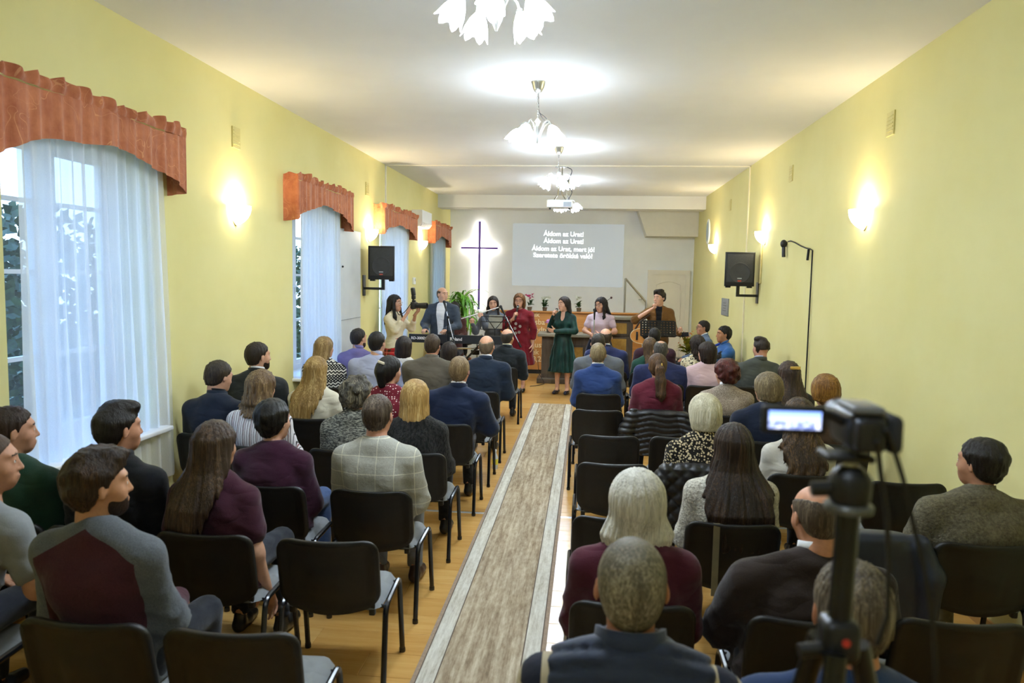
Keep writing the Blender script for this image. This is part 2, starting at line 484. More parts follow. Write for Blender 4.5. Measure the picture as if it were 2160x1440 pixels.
def terracotta():
    t = NT('terracotta_valance_fabric')
    n = t.noise(t.coord(), 9, 4, .6)
    base = t.ramp(n, [(.3, 'a35a3a'), (.7, 'c47a52')])
    # thin cream scroll lines woven into the cloth
    d = t.new('ShaderNodeTexNoise'); d.inputs['Scale'].default_value = 3.2; d.inputs['Detail'].default_value = 1.5
    d.inputs['Distortion'].default_value = 1.6
    t.link(t.coord(), d.inputs['Vector'])
    l = t.math('ABSOLUTE', t.math('SUBTRACT', d.outputs[0], .52))
    ln = t.math('LESS_THAN', l, .0045)
    t.color(t.mix(t.math('MULTIPLY', ln, .45), base, 'e3a878'))
    t.bump(t.noise(t.coord((1, 1, .3)), 50, 3), .35, .008)
    return t.set(.75, 0, .25, .3)
TERRA = terracotta()
def valance(label, y0, y1, zt, zb, zpeak, seed):
    """gathered pelmet: front sheet, side returns, ruffled heading"""
    rg = random.Random(seed); ph = [rg.uniform(0, 6.28) for _ in range(6)]
    p = .17; L = (y1 - y0) + 2 * p
    v = thing('window_valance', label, 'valance', (XL, y0, zb), 0, 'gathered window valances')
    def path(s):
        if s < p: return (s, 0.0)
        if s > L - p: return (L - s, y1 - y0)
        return (p, s - p)
    def wav(s): return math.sin(s * 38 + ph[0] + 2 * math.sin(s * 3 + ph[1])) * .5 + math.sin(s * 71 + ph[2]) * .3 + math.sin(s * 17 + ph[3]) * .5
    def bottom(s):
        c = (s - L / 2) / (L / 2 - p)
        if abs(c) >= 1: return 0.0
        return (zpeak - zb) * math.cos(c * math.pi / 2) ** .75
    m = MB()
    zh = zt - zb - .055
    def front(u, w):
        s = u * L; x, yy = path(s); f = wav(s) * .013 * (1.25 - .6 * w)
        z = bottom(s) + (zh - bottom(s)) * w
        side = s < p or s > L - p
        sag = .012 * math.sin(s * 9 + ph[4])
        if side: return (x, yy + f, z + sag * (1 - w))
        return (x + f, yy, z + sag * (1 - w) + .01 * math.sin(s * 5 + ph[5]) * w)
    m.grid(front, 210, 10)
    m.build('gathered_skirt', TERRA, v, smooth='all')
    h = MB()
    def head(u, w):
        s = u * L; x, yy = path(s); f = (wav(s) * .014 + math.sin(s * 55 + ph[3]) * .012) * (.5 + w)
        z = zh + .075 * w + .014 * w * math.sin(s * 31 + ph[1]) + .012 * w * math.sin(s * 6 + ph[4])
        if s < p or s > L - p: return (x, yy + f, z)
        return (x + f + .012 * math.sin(w * 3.14), yy, z)
    h.grid(head, 210, 4)
    h.build('ruffled_heading', TERRA, v, smooth='all')
    r = MB().box2((.0, .02, zh - .03), (p - .03, y1 - y0 - .02, zh - .015)); r.build('rail_board', WHITE, v, False)
    return v
valance('orange gathered valance over the window nearest the camera', 3.63, 5.50, 3.12, 2.64, 2.84, 1)
valance('orange gathered valance over the second window beside the grey shutter panel', 7.72, 9.60, 3.10, 2.62, 2.84, 2)
valance('orange gathered valance above the photographer, left of the air conditioner', 11.1, 13.3, 3.12, 2.68, 2.86, 3)
valance('small orange gathered valance right of the air conditioner', 14.95, 16.62, 3.14, 2.70, 2.88, 4)

# shutter panel folded back on the wall beside the second window
sp = thing('shutter_panel', 'tall pale grey metal shutter panel folded flat against the wall', 'shutter', (XL + .004, 9.44, .25))
MB().rbox((.02, .44, 1.2), (.036, .88, 2.4), .006).build('panel', plain('grey_shutter_paint', 'c3c8cb', .5, var=.04, nscale=3), sp)
for z in (.55, 1.9): MB().ball((.048, .07, z), .014).build('knob', BLACKMET, sp)
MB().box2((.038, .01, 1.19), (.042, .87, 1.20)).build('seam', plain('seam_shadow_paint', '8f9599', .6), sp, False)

# vents on the side walls
VENT = plain('wall_vent_paint', 'd8cc84', .6, var=.05)
def vent(label, x, y, z, s):
    v = thing('wall_vent', label, 'vent', (x, y, z), 0, 'small square wall vents')
    MB().box((s * .006, 0, 0), (.012, .15, .19)).build('plate', VENT, v, False)
    for k in range(5): MB().box((s * .014, 0, -.06 + k * .03), (.006, .12, .008)).build('slat', VENT, v, False)
vent('small yellow wall vent above the left sconce nearest the camera', XL, 6.65, 3.28, 1)
vent('small yellow wall vent above the left loudspeaker', XL, 10.75, 3.3, 1)
vent('small yellow wall vent above the nearest right sconce', XR, 6.43, 3.35, -1)
vent('small yellow wall vent high on the right wall above the wall-mounted cable', XR, 9.4, 3.36, -1)
vent('small yellow wall vent high on the right wall above the white oval panel', XR, 13.25, 3.36, -1)
# ================================================================ PEOPLE ENGINE (distance fields meshed with surface nets)
class Field:
    def __init__(s, lo, hi, h):
        s.h = h
        s.ax = [np.arange(lo[i] - 2 * h, hi[i] + 2.5 * h, h, dtype=np.float32) for i in range(3)]
        s.D = np.full([len(a) for a in s.ax], .25, np.float32)
    def _sub(s, lo, hi, pad):
        sl = []; out = []
        for i in range(3):
            a = s.ax[i]; i0 = max(0, np.searchsorted(a, lo[i] - pad)); i1 = min(len(a), np.searchsorted(a, hi[i] + pad) + 1)
            if i1 <= i0: return None, None
            sl.append(slice(i0, i1)); sh = [1, 1, 1]; sh[i] = -1; out.append(a[i0:i1].reshape(sh))
        return tuple(sl), out
    def _un(s, sl, d, k):
        A = s.D[sl]
        if k > 0:
            h = np.maximum(k - np.abs(A - d), 0) / k
            s.D[sl] = np.minimum(A, d) - h * h * k * .25
        else: s.D[sl] = np.minimum(A, d)
    def cone(s, a, b, ra, rb, k=.03, sc=(1, 1, 1)):
        a = np.array(a, float); b = np.array(b, float); R = max(ra, rb)
        e = R * np.array(sc)
        sl, P = s._sub(np.minimum(a, b) - e, np.maximum(a, b) + e, k + 2 * s.h)
        if sl is None: return s
        ba = b - a; L2 = max(1e-9, float(ba @ ba))
        px, py, pz = P[0] - a[0], P[1] - a[1], P[2] - a[2]
        t = np.clip((px * ba[0] + py * ba[1] + pz * ba[2]) / L2, 0, 1)
        d = np.sqrt(((px - t * ba[0]) / sc[0]) ** 2 + ((py - t * ba[1]) / sc[1]) ** 2 + ((pz - t * ba[2]) / sc[2]) ** 2) - (ra + (rb - ra) * t)
        s._un(sl, (d * min(sc)).astype(np.float32), k); return s
    def chain(s, pts, rs, k=.03, sc=(1, 1, 1)):
        for i in range(len(pts) - 1): s.cone(pts[i], pts[i + 1], rs[i], rs[i + 1], k, sc)
        return s
    def _ell(s, P, c, r, R):
        x, y, z = P[0] - c[0], P[1] - c[1], P[2] - c[2]
        if R is not None:
            x, y, z = (R[0][0] * x + R[1][0] * y + R[2][0] * z, R[0][1] * x + R[1][1] * y + R[2][1] * z, R[0][2] * x + R[1][2] * y + R[2][2] * z)
        k0 = np.sqrt((x / r[0]) ** 2 + (y / r[1]) ** 2 + (z / r[2]) ** 2)
        k1 = np.sqrt((x / r[0] ** 2) ** 2 + (y / r[1] ** 2) ** 2 + (z / r[2] ** 2) ** 2)
        return (k0 * (k0 - 1) / np.maximum(k1, 1e-6)).astype(np.float32)
    def ell(s, c, r, k=.02, rot=None):
        m = max(r) if rot is not None else None
        e = np.array([m] * 3 if m else r); c = np.array(c, float)
        sl, P = s._sub(c - e, c + e, k + 2 * s.h)
        if sl is None: return s
        s._un(sl, s._ell(P, c, r, rot), k); return s
    def cut_ell(s, c, r, k=.01, rot=None):
        m = max(r) if rot is not None else None
        e = np.array([m] * 3 if m else r); c = np.array(c, float)
        sl, P = s._sub(c - e, c + e, k + 3 * s.h)
        if sl is None: return s
        d = -s._ell(P, c, r, rot); A = s.D[sl]
        h = np.maximum(k - np.abs(A - d), 0) / max(k, 1e-6)
        s.D[sl] = np.maximum(A, d) + h * h * k * .25; return s
    def full(s):
        return [s.ax[i].reshape([-1 if j == i else 1 for j in range(3)]) for i in range(3)]
    def cut(s, fn, k=.008):
        d = fn(*s.full()).astype(np.float32); A = s.D
        d = np.broadcast_to(d, A.shape)
        h = np.maximum(k - np.abs(A - d), 0) / k
        s.D = np.maximum(A, d) + h * h * k * .25; return s
    def disp(s, fn):
        s.D = s.D + fn(*s.full()).astype(np.float32); return s
    def loft(s, lv, k=.03, pleat=None, p=2.0):
        """vertical tube: levels (z, cx, cy, wx, wy)"""
        lv = np.array(lv, float); z0, z1 = lv[0, 0], lv[-1, 0]
        mw = lv[:, 3:5].max(); lo = (lv[:, 1].min() - mw, lv[:, 2].min() - mw, z0); hi = (lv[:, 1].max() + mw, lv[:, 2].max() + mw, z1)
        sl, P = s._sub(lo, hi, k + .05 + 2 * s.h)
        if sl is None: return s
        zz = P[2]; zc = np.clip(zz, z0, z1)
        f = [np.interp(zc.ravel(), lv[:, 0], lv[:, i]).reshape(zc.shape) for i in range(1, 5)]
        x = P[0] - f[0]; y = P[1] - f[1]
        rad = (np.abs(x / f[2]) ** p + np.abs(y / f[3]) ** p) ** (1 / p)
        if pleat:
            n, zt, amp = pleat
            rad = rad / (1 + amp * np.clip((zt - zz) / .5, 0, 1) * np.cos(n * np.arctan2(y, x) + 1.5 * np.sin(3 * np.arctan2(y, x))))
        w = np.minimum(f[2], f[3])
        d = (rad - 1) * w
        dz = np.abs(zz - zc)
        d = np.where(dz > 0, np.sqrt(np.maximum(d, 0) ** 2 + dz ** 2) + np.minimum(d, 0) * 0, d)
        s._un(sl, d.astype(np.float32), k); return s
    def mesh(s):
        D = s.D; ax = s.ax
        D[0] = D[-1] = .2; D[:, 0] = D[:, -1] = .2; D[:, :, 0] = D[:, :, -1] = .2
        S = D < 0
        n = np.array(D.shape) - 1
        cnt = np.zeros(n, np.uint8)
        for i in (0, 1):
            for j in (0, 1):
                for q in (0, 1):
                    cnt += S[i:n[0] + i, j:n[1] + j, q:n[2] + q]
        act = (cnt > 0) & (cnt < 8)
        I, J, K = np.nonzero(act)
        if len(I) == 0: return np.zeros((0, 3)), np.zeros((0, 4), int)
        idx = np.full(n, -1, np.int64); idx[I, J, K] = np.arange(len(I))
        acc = np.zeros((len(I), 3)); num = np.zeros(len(I))
        cor = [(i, j, q) for i in (0, 1) for j in (0, 1) for q in (0, 1)]
        val = {c: D[I + c[0], J + c[1], K + c[2]] for c in cor}
        for a in cor:
            for e in range(3):
                if a[e] == 1: continue
                b = list(a); b[e] = 1; b = tuple(b)
                va, vb = val[a], val[b]; m = (va < 0) != (vb < 0)
                t = np.where(m, va / np.where(m, va - vb, 1), 0)
                p = np.array(a, float)[None, :] + np.zeros((len(I), 1)); p[:, e] += t
                acc[m] += p[m]; num += m
        pos = acc / num[:, None] + np.stack([I, J, K], 1)
        V = np.stack([ax[i][0] + pos[:, i] * s.h for i in range(3)], 1)
        Q = []
        for e in range(3):
            sl0 = [slice(None)] * 3; sl1 = [slice(None)] * 3
            sl0[e] = slice(0, -1); sl1[e] = slice(1, None)
            A = S[tuple(sl0)]; B = S[tuple(sl1)]
            u, v = [(1, 2), (2, 0), (0, 1)][e]
            for m, flip in ((A & ~B, False), (~A & B, True)):
                g = np.stack(np.nonzero(m), 1)
                ok = (g[:, u] > 0) & (g[:, v] > 0) & (g[:, u] < n[u]) & (g[:, v] < n[v])
                g = g[ok]
                q = []
                for du, dv in ((-1, -1), (0, -1), (0, 0), (-1, 0)):
                    h = g.copy(); h[:, u] += du; h[:, v] += dv
                    q.append(idx[h[:, 0], h[:, 1], h[:, 2]])
                q = np.stack(q, 1)
                Q.append(q[:, ::-1] if flip else q)
        return V, np.concatenate(Q)

def np_mesh(name, V, F, mats, mi=None):
    me = bpy.data.meshes.new(name)
    nv, nf = len(V), len(F)
    me.vertices.add(nv); me.vertices.foreach_set('co', np.asarray(V, np.float32).ravel())
    me.loops.add(nf * 4); me.loops.foreach_set('vertex_index', np.asarray(F, np.int32).ravel())
    me.polygons.add(nf); me.polygons.foreach_set('loop_start', np.arange(0, nf * 4, 4, dtype=np.int32))
    try: me.polygons.foreach_set('loop_total', np.full(nf, 4, np.int32))
    except Exception: pass
    for m in mats: me.materials.append(m)
    if mi is not None: me.polygons.foreach_set('material_index', np.asarray(mi, np.int32))
    me.polygons.foreach_set('use_smooth', np.ones(nf, bool))
    me.update(calc_edges=True); me.validate(); return me
def snoise(x, y, z, f, s):
    return (np.sin(x * f + 1.3 * np.sin(y * f * .7 + s) + s) * np.sin(y * f * 1.1 + 1.1 * np.sin(z * f * .8 + 2 * s)) + np.sin(z * f * .9 + 1.2 * np.sin(x * f * .6 + 3 * s))) * .5
def rot3(yaw=0, pitch=0, roll=0):
    """yaw: + turns the face to its own left (-> -x when facing +y is +); pitch: + looks down"""
    return np.array(Matrix.Rotation(yaw, 3, 'Z') @ Matrix.Rotation(-pitch, 3, 'X') @ Matrix.Rotation(roll, 3, 'Y'))

# ---- head templates
_heads = {}
def head_template(sex, h, jaw=0):
    key = (sex, h, jaw)
    if key in _heads: return _heads[key]
    f = Field((-.1, -.13, -.24), (.1, .14, .135), h)
    w = 1.0 if sex == 'm' else .95
    f.ell((0, -.012, .03), (.077 * w, .097, .088), .02)
    f.ell((0, .028, -.035), (.060 * w, .066, .085), .03)
    f.ell((0, .055, -.085), (.036 * w, .036, .030), .03)
    f.ell((0, .064, -.104), ((.020 if sex == 'm' else .015), .018, .014), .02)
    f.ell((-.042, .05, -.025), (.022, .022, .022), .03); f.ell((.042, .05, -.025), (.022, .022, .022), .03)
    f.ell((0, .070, .034), (.055 * w, .022, .014), .02)
    for sx in (-1, 1): f.cut_ell((sx * .031, .103, .008), (.017, .018, .011), .012)
    f.cone((0, .088, .012), (0, .106, -.028), .007, .0105, .012)
    for sx in (-1, 1): f.ell((sx * .011, .096, -.031), (.008, .009, .007), .008)
    for sx in (-1, 1):
        f.ell((sx * .030, .0775, .007), (.0135, .0135, .0125), .006)
        R = rot3(sx * .45, .25)
        f.ell((sx * .081 * w, -.006, -.004), (.0075, .019, .031), .006, R)
        f.cut_ell((sx * .090 * w, .0, .002), (.005, .010, .016), .004, R)
    f.ell((0, .0905, -.0585), (.024, .010, .006), .006); f.ell((0, .0895, -.070), (.021, .010, .0065), .006)
    nr = .056 if sex == 'm' else .046
    f.chain([(0, -.02, -.05), (0, -.03, -.14), (0, -.035, -.235)], [nr, nr, nr * 1.12], .03)
    V, Q = f.mesh()
    c = V[Q].mean(1)
    mi = np.zeros(len(Q), int)
    for sx in (-1, 1):
        d = np.linalg.norm(c - np.array([sx * .030, .078, .007]), axis=1); mi[(d < .0152) & (c[:, 1] > .083) & (np.abs(c[:, 2] - .0065) < .0046)] = 1
        d = np.linalg.norm((c - np.array([sx * .030, .091, .007]))[:, [0, 2]], axis=1); mi[(d < .0062) & (c[:, 1] > .083) & (np.abs(c[:, 2] - .0068) < .0052)] = 2
        e = c - np.array([sx * .031, 0, .0305]); mi[(np.abs(e[:, 0]) < .020) & (np.abs(e[:, 2] - .004 + .12 * np.abs(e[:, 0] * sx - .0)) < .0048) & (c[:, 1] > .068)] = 3
    mi[(np.abs(c[:, 0]) < .022) & (c[:, 2] > -.0745) & (c[:, 2] < -.0545) & (c[:, 1] > .0865)] = 4
    _heads[key] = (V, Q, mi); return _heads[key]
# ---- hand templates: right hand, wrist at origin, fingers along +y, palm facing -z, thumb towards -x
_hands = {}
def hand_template(pose, h):
    key = (pose, h)
    if key in _hands: return _hands[key]
    curl = {'relax': (.30, .45, .35), 'grip': (1.0, 1.25, .8), 'flat': (.06, .10, .08), 'play': (.35, .75, .45), 'pinch': (.75, .8, .5)}[pose]
    f = Field((-.1, -.05, -.11), (.06, .21, .06), h)
    f.cone((0, -.04, 0), (0, .01, 0), .027, .026, .02, (1, 1, .78))
    for x, y in ((-.026, .085), (-.009, .09), (.009, .087), (.025, .08)):
        f.cone((x * .55, .012, 0), (x, y, 0), .0155, .0115, .014)
    L = [(-.028, .088, .043, .027, .021), (-.0095, .093, .048, .03, .023), (.0095, .089, .044, .028, .022), (.027, .08, .034, .021, .019)]
    for i, (x, y, a, b, c) in enumerate(L):
        p = np.array([x, y - .004, 0.]); ang = 0; sp = x * 2.0
        for q, ln in enumerate((a, b, c)):
            ang += curl[q] * (1 + .06 * i)
            d = np.array([math.sin(sp * (1 if pose != 'grip' else .2)), math.cos(ang), -math.sin(ang)]); d /= np.linalg.norm(d)
            nx = p + d * ln; r = (.0092, .0083, .0075)[q] * (1, 1.02, .98, .88)[i]
            f.cone(p, nx, r * 1.05, r, .003); p = nx
    tc = {'relax': .35, 'grip': .95, 'flat': .1, 'play': .3, 'pinch': .7}[pose]
    p = np.array([-.02, .018, -.006]); d0 = np.array([-.72, .62, -.3])
    for q, ln in enumerate((.042, .032, .026)):
        d = d0 + np.array([.55, .25, -.55]) * tc * q; d /= np.linalg.norm(d)
        nx = p + d * ln; f.cone(p, nx, (.0155, .0115, .0098)[q], (.0118, .0100, .0085)[q], .008); p = nx
    V, Q = f.mesh(); _hands[key] = (V, Q); return _hands[key]
def place_hand(wrist, fore_dir, palm_n, side, pose, h, s=1.0):
    """side +1 = person's right hand"""
    V, Q = hand_template(pose, h); V = V * s
    if side < 0: V = V * np.array([-1, 1, 1]); Q = Q[:, ::-1]
    y = np.array(fore_dir, float); y /= np.linalg.norm(y)
    z = -np.array(palm_n, float); z = z - y * (z @ y); z /= np.linalg.norm(z)
    x = np.cross(y, z)
    return V @ np.stack([x, y, z]) + np.array(wrist), Q

SKIN = {}
def skin(col):
    if col not in SKIN:
        t = NT('skin'); n = t.noise(t.coord(), 45, 3)
        t.color(t.ramp(n, [(.3, scale_c(col, .9)), (.7, scale_c(col, 1.06))]))
        t.b.inputs['Subsurface Weight'].default_value = .0
        SKIN[col] = t.set(.5, 0, .35)
    return SKIN[col]
EYEW = plain('eye_white', 'e4e0da', .3, var=.02); EYED = plain('iris', '241a14', .2, var=.1)

# ---- hair, built in the head's frame
def hair_field(style, h, seed, p):
    L = p.get('len', .3); vol = p.get('vol', 0.0); wd = p.get('wd', 1.0)
    long_ = style in ('long', 'bob', 'wavy', 'pony')
    lo = (-.19, -.24, -(L + .1) if long_ else -.19); hi = (.19, .15, .2)
    f = Field(lo, hi, h)
    t = p.get('t', {'buzz': .006, 'bald': .007, 'balding': .008, 'short': .014, 'quiff': .016, 'curly': .03, 'messy': .022, 'bob': .018, 'long': .014, 'wavy': .02, 'pony': .009, 'crop': .02}.get(style, .012)) + vol
    if long_ or style in ('curly', 'clip'):
        f.ell((0, -.014, .03), (.077 + t, .097 + t, .088 + t), .01)
        f.ell((0, -.045, -.015), (.066 + t * .8, .062 + t * .8, .075 + t * .5), .03)
    else:
        f.ell((0, -.014 - t * .1, .03), (.0785 + t * .5, .098 + t * .75, .088 + t), .01)
        f.ell((0, -.043, -.015), (.064 + t * .3, .060 + t * .35, .078), .03)
    if style in ('quiff', 'messy'):
        f.ell((0.005, .05, .105), (.062, .05, .032 + vol), .025)
        f.ell((-.02, .0, .115), (.06, .06, .028 + vol), .025)
    if style == 'crop':
        f.ell((0, -.055, .045), (.085, .065, .075), .03)
    if style == 'curly':
        rg = random.Random(seed)
        for _ in range(80):
            th = rg.uniform(0, 6.28); u = rg.uniform(-.75, 1); rr = math.sqrt(max(0, 1 - u * u))
            f.ell((.1 * rr * math.cos(th), -.02 + .115 * rr * math.sin(th), .02 + .11 * u), [rg.uniform(.016, .027)] * 3, .008)
    if style == 'bob':
        f.loft([(-L, 0, -.035, .092 * wd, .075), (-L + .06, 0, -.035, .105 * wd, .088), (0, 0, -.02, .098, .098), (.05, 0, -.015, .088, .1)], .02)
    if style in ('long', 'wavy'):
        zb = -L; bk = p.get('back', -.19); dx = p.get('dx', 0)
        yb = lambda z: float(np.interp(z, [-.7, -.3, -.21, -.1], [bk - .015, bk, bk * .72, -.06]))
        lv = [(zb, dx, yb(zb), .05 * wd * p.get('bw', 1), .012)]
        for q in (.82, .62, .45):
            if zb * q < -.12: lv.append((zb * q, dx * q, yb(zb * q), (.08 + .03 * (.82 - q) / .37) * wd * (1 + (p.get('bw', 1) - 1) * .5 * q), .024 + .026 * (.82 - q) / .37))
        f.loft(lv + [(-.1, 0, -.06, .100 * (1 + (wd - 1) * .5), .078), (0, 0, -.03, .094, .095), (.05, 0, -.018, .088, .103)], .02)
        if p.get('front'):
            for sx in (-1, 1): f.chain([(sx * .075, .02, .03), (sx * .088, .03, -.08), (sx * .095, .05, -.2), (sx * .085, .07, -.2 - p['front'])], [.02, .024, .026, .012], .02)
    # hairline: remove the face, ears and neck
    hl = p.get('line', .072 if style not in ('buzz',) else .078)
    nape = p.get('nape', -.085)
    if style in ('bob', 'long', 'wavy'):
        fw = p.get('face', .058)
        f.cut(lambda x, y, z: np.minimum(y - .022 + .25 * np.clip(-.03 - z, 0, .1), (1 - np.sqrt((x / (fw + .016 - .1 * np.clip(-.06 - z, 0, .2))) ** 2 + np.where(z > -.01, (z + .01) / (hl + .01), 0) ** 2)) * fw), .008)
        if style != 'bob':
            f.cut(lambda x, y, z: np.minimum(np.minimum(.075 - np.abs(x), y + .062), -.045 - z), .012)
        else:
            f.cut(lambda x, y, z: np.minimum(np.minimum(.07 - np.abs(x), y + .055), -.06 - z), .012)
    else:
        # side line dips behind the ear to the nape
        def hair_cut(x, y, z):
            lim = np.interp(np.asarray(y).ravel(), [-.12, -.06, -.03, -.012, .012, .03, .045, .075, .12], [nape, nape, -.06, -.005, .0, -.012 if p.get('burns') else .03, .045, hl, hl]).reshape(np.shape(y))
            return lim - z + 0 * x
        f.cut(hair_cut, .01)
    if style == 'pony':
        dx = p.get('dx', 0)
        f.ell((0, -.112, .04), (.026, .028, .026), .015)
        f.chain([(0, -.125, .04), (dx * .3, -.165, -.01), (dx * .7, -.185, -.12), (dx, -.205, -L * .8), (dx * 1.2, -.205, -L)], [.024, .034, .042, .036, .008], .015, (1.2, .8, 1))
    if style == 'clip':
        f.ell((0, -.10, .02), (.055, .05, .065), .03); f.chain([(0, -.115, -.0), (.01, -.11, -.10)], [.05, .034], .02)
    if style == 'bald':      # ring of hair only
        f.cut_ell((0, .0, .108), (.076, .135, .092 + p.get('ring', 0)), .012)
    if style == 'balding':
        f.cut_ell((0, p.get('by', -.035), .125), (.045, .055, .05), .012)
        if p.get('front_bald', True): f.cut_ell((0, .085, .1), (.06, .05, .055), .012)
    # locks
    amp = p.get('amp', {'buzz': .0006, 'bald': .001, 'balding': .002, 'short': .0038, 'crop': .0048, 'quiff': .004, 'messy': .007, 'curly': .006, 'bob': .0035, 'long': .0038, 'wavy': .0055, 'pony': .003}.get(style, .003))
    s = seed * 1.7
    wv = p.get('wave', .5 if style != 'wavy' else 2.2)
    def locks(x, y, z):
        ph = np.arctan2(x, -(y + .015)) + 0 * z
        zz = z + 0 * x + 0 * y
        l = .5 * np.sin(ph * 43 + .8 * np.sin(zz * 33 + s) + 3 * s) + np.sin(ph * 17 + wv * np.sin(zz * (16 if style != 'wavy' else 38) + s) + s) * .55 + np.sin(ph * 31 + 1.2 * wv * np.sin(zz * 24 + 2 * s) + 2 * s) * .45
        if style in ('curly', 'messy', 'quiff', 'crop'):
            l = .5 * l + .9 * snoise(x + 0 * y + 0 * z, y + 0 * x + 0 * z, zz, 95, s)
        return amp * l
    f.disp(locks)
    return f

def xf(V, R, o): return V @ np.asarray(R).T + np.asarray(o)
_pid = [0]
TRI = [0]

class Fig:
    """one person: an Empty with body, hair, garments as children. Local frame: faces +y."""
    def __init__(s, label, loc, yaw, sex, sk, dist, group=None):
        _pid[0] += 1; s.seed = _pid[0]
        s.o = thing('person', label, 'person', loc, yaw, group)
        s.sex = sex; s.skin = skin(sk); s.sk = sk; s.dist = dist
        s.hb = .0135 if dist < 4 else (.0165 if dist < 7 else .019)      # garments
        s.hh = .0063 if dist < 4.6 else (.0098 if dist < 8 else .0115)   # hair
        s.parts = []
    def put(s, name, V, Q, mats, mi=None, label=None):
        if len(Q) == 0: return None
        TRI[0] += len(Q) * 2
        o = link(name, np_mesh(name, V, Q, mats if isinstance(mats, list) else [mats], mi), s.o)
        if label: o['label'] = label
        return o
    def head(s, c, yaw=0, pitch=0, roll=0, hair=None, fine=False, scale=1.04, lips=None, mat=None, hairlab=None, beard=None):
        s.hc = np.array(c, float); s.hR = rot3(yaw, pitch, roll) * scale
        V, Q, mi = head_template(s.sex, .0062 if fine else (.008 if s.dist < 5 else .0105))
        wgt = np.clip((V[:, 2:3] + .19) / .13, 0, 1); wgt = wgt * wgt * (3 - 2 * wgt)
        s.parts.append((xf(V, s.hR, c) * wgt + (V * scale + np.array(c)) * (1 - wgt), Q, mi))
        s.brow = (hair or {}).get('col', '3a2a1e')
        if hair:
            f = hair_field(hair['style'], s.hh if not fine else .0085, s.seed, hair)
            V, Q = f.mesh()
            m = hairmat(hair['col'], hair.get('col2'), hair.get('sx', 150), hair.get('sz', 6)) if mat is None else mat
            s.put('hair', xf(V, s.hR, c), Q, m, label=hairlab)
        if beard:
            f = Field((-.09, -.02, -.14), (.09, .13, .02), .007)
            f.ell((0, .028, -.037), (.0635, .069, .0875), .02).ell((0, .056, -.088), (.040, .040, .033), .02)
            f.cut(lambda x, y, z: np.minimum(z + .045 + 0 * x, .045 - np.abs(x)) , .008)
            f.cut(lambda x, y, z: z + .012 + 0 * x, .006); f.cut(lambda x, y, z: .0 - y + 0 * x, .006)
            V, Q = f.mesh(); s.put('beard', xf(V, s.hR, c), Q, hairmat(beard))
    def hl(s, p): return s.hR @ np.array(p) + s.hc
    def hand(s, wrist, d, palm, side, pose, fine=False):
        V, Q = place_hand(wrist, d, palm, side, pose, .0052 if fine else .0085, 1.02 if s.sex == 'm' else .93)
        s.parts.append((V, Q, np.zeros(len(Q), int)))
    def finish_body(s, f):
        V, Q = f.mesh(); s.parts.append((V, Q, np.zeros(len(Q), int)))
        o = 0; VV = []; QQ = []; MM = []
        for V, Q, mi in s.parts:
            VV.append(V); QQ.append(Q + o); MM.append(mi); o += len(V)
        lip = scale_c(s.sk, .72) if s.sex == 'm' else (lin(s.sk)[0] * .8, lin(s.sk)[1] * .52, lin(s.sk)[2] * .52)
        s.put('body', np.concatenate(VV), np.concatenate(QQ), [s.skin, EYEW, EYED, plain('eyebrow_hair', s.brow, .7), plain('lips', lip, .4)], np.concatenate(MM))
    def glasses(s, col='2a2020', r=.0225):
        m = MB()
        for sx in (-1, 1):
            pts = [s.hl((sx * .033 + r * math.cos(a), .104 - .004 * abs(math.cos(a)), .004 + r * .85 * math.sin(a))) for a in np.linspace(0, 2 * math.pi, 15)[:-1]]
            m.tube(pts, .0019, 5, closed=True)
            m.tube([s.hl((sx * (.033 + r), .100, .008)), s.hl((sx * .083, .03, .01)), s.hl((sx * .083, -.01, .004))], .0017, 5)
        m.tube([s.hl((-.011, .105, .008)), s.hl((.011, .105, .008))], .0018, 5)
        m.build('glasses', plain('spectacle_frame', col, .3), s.o)

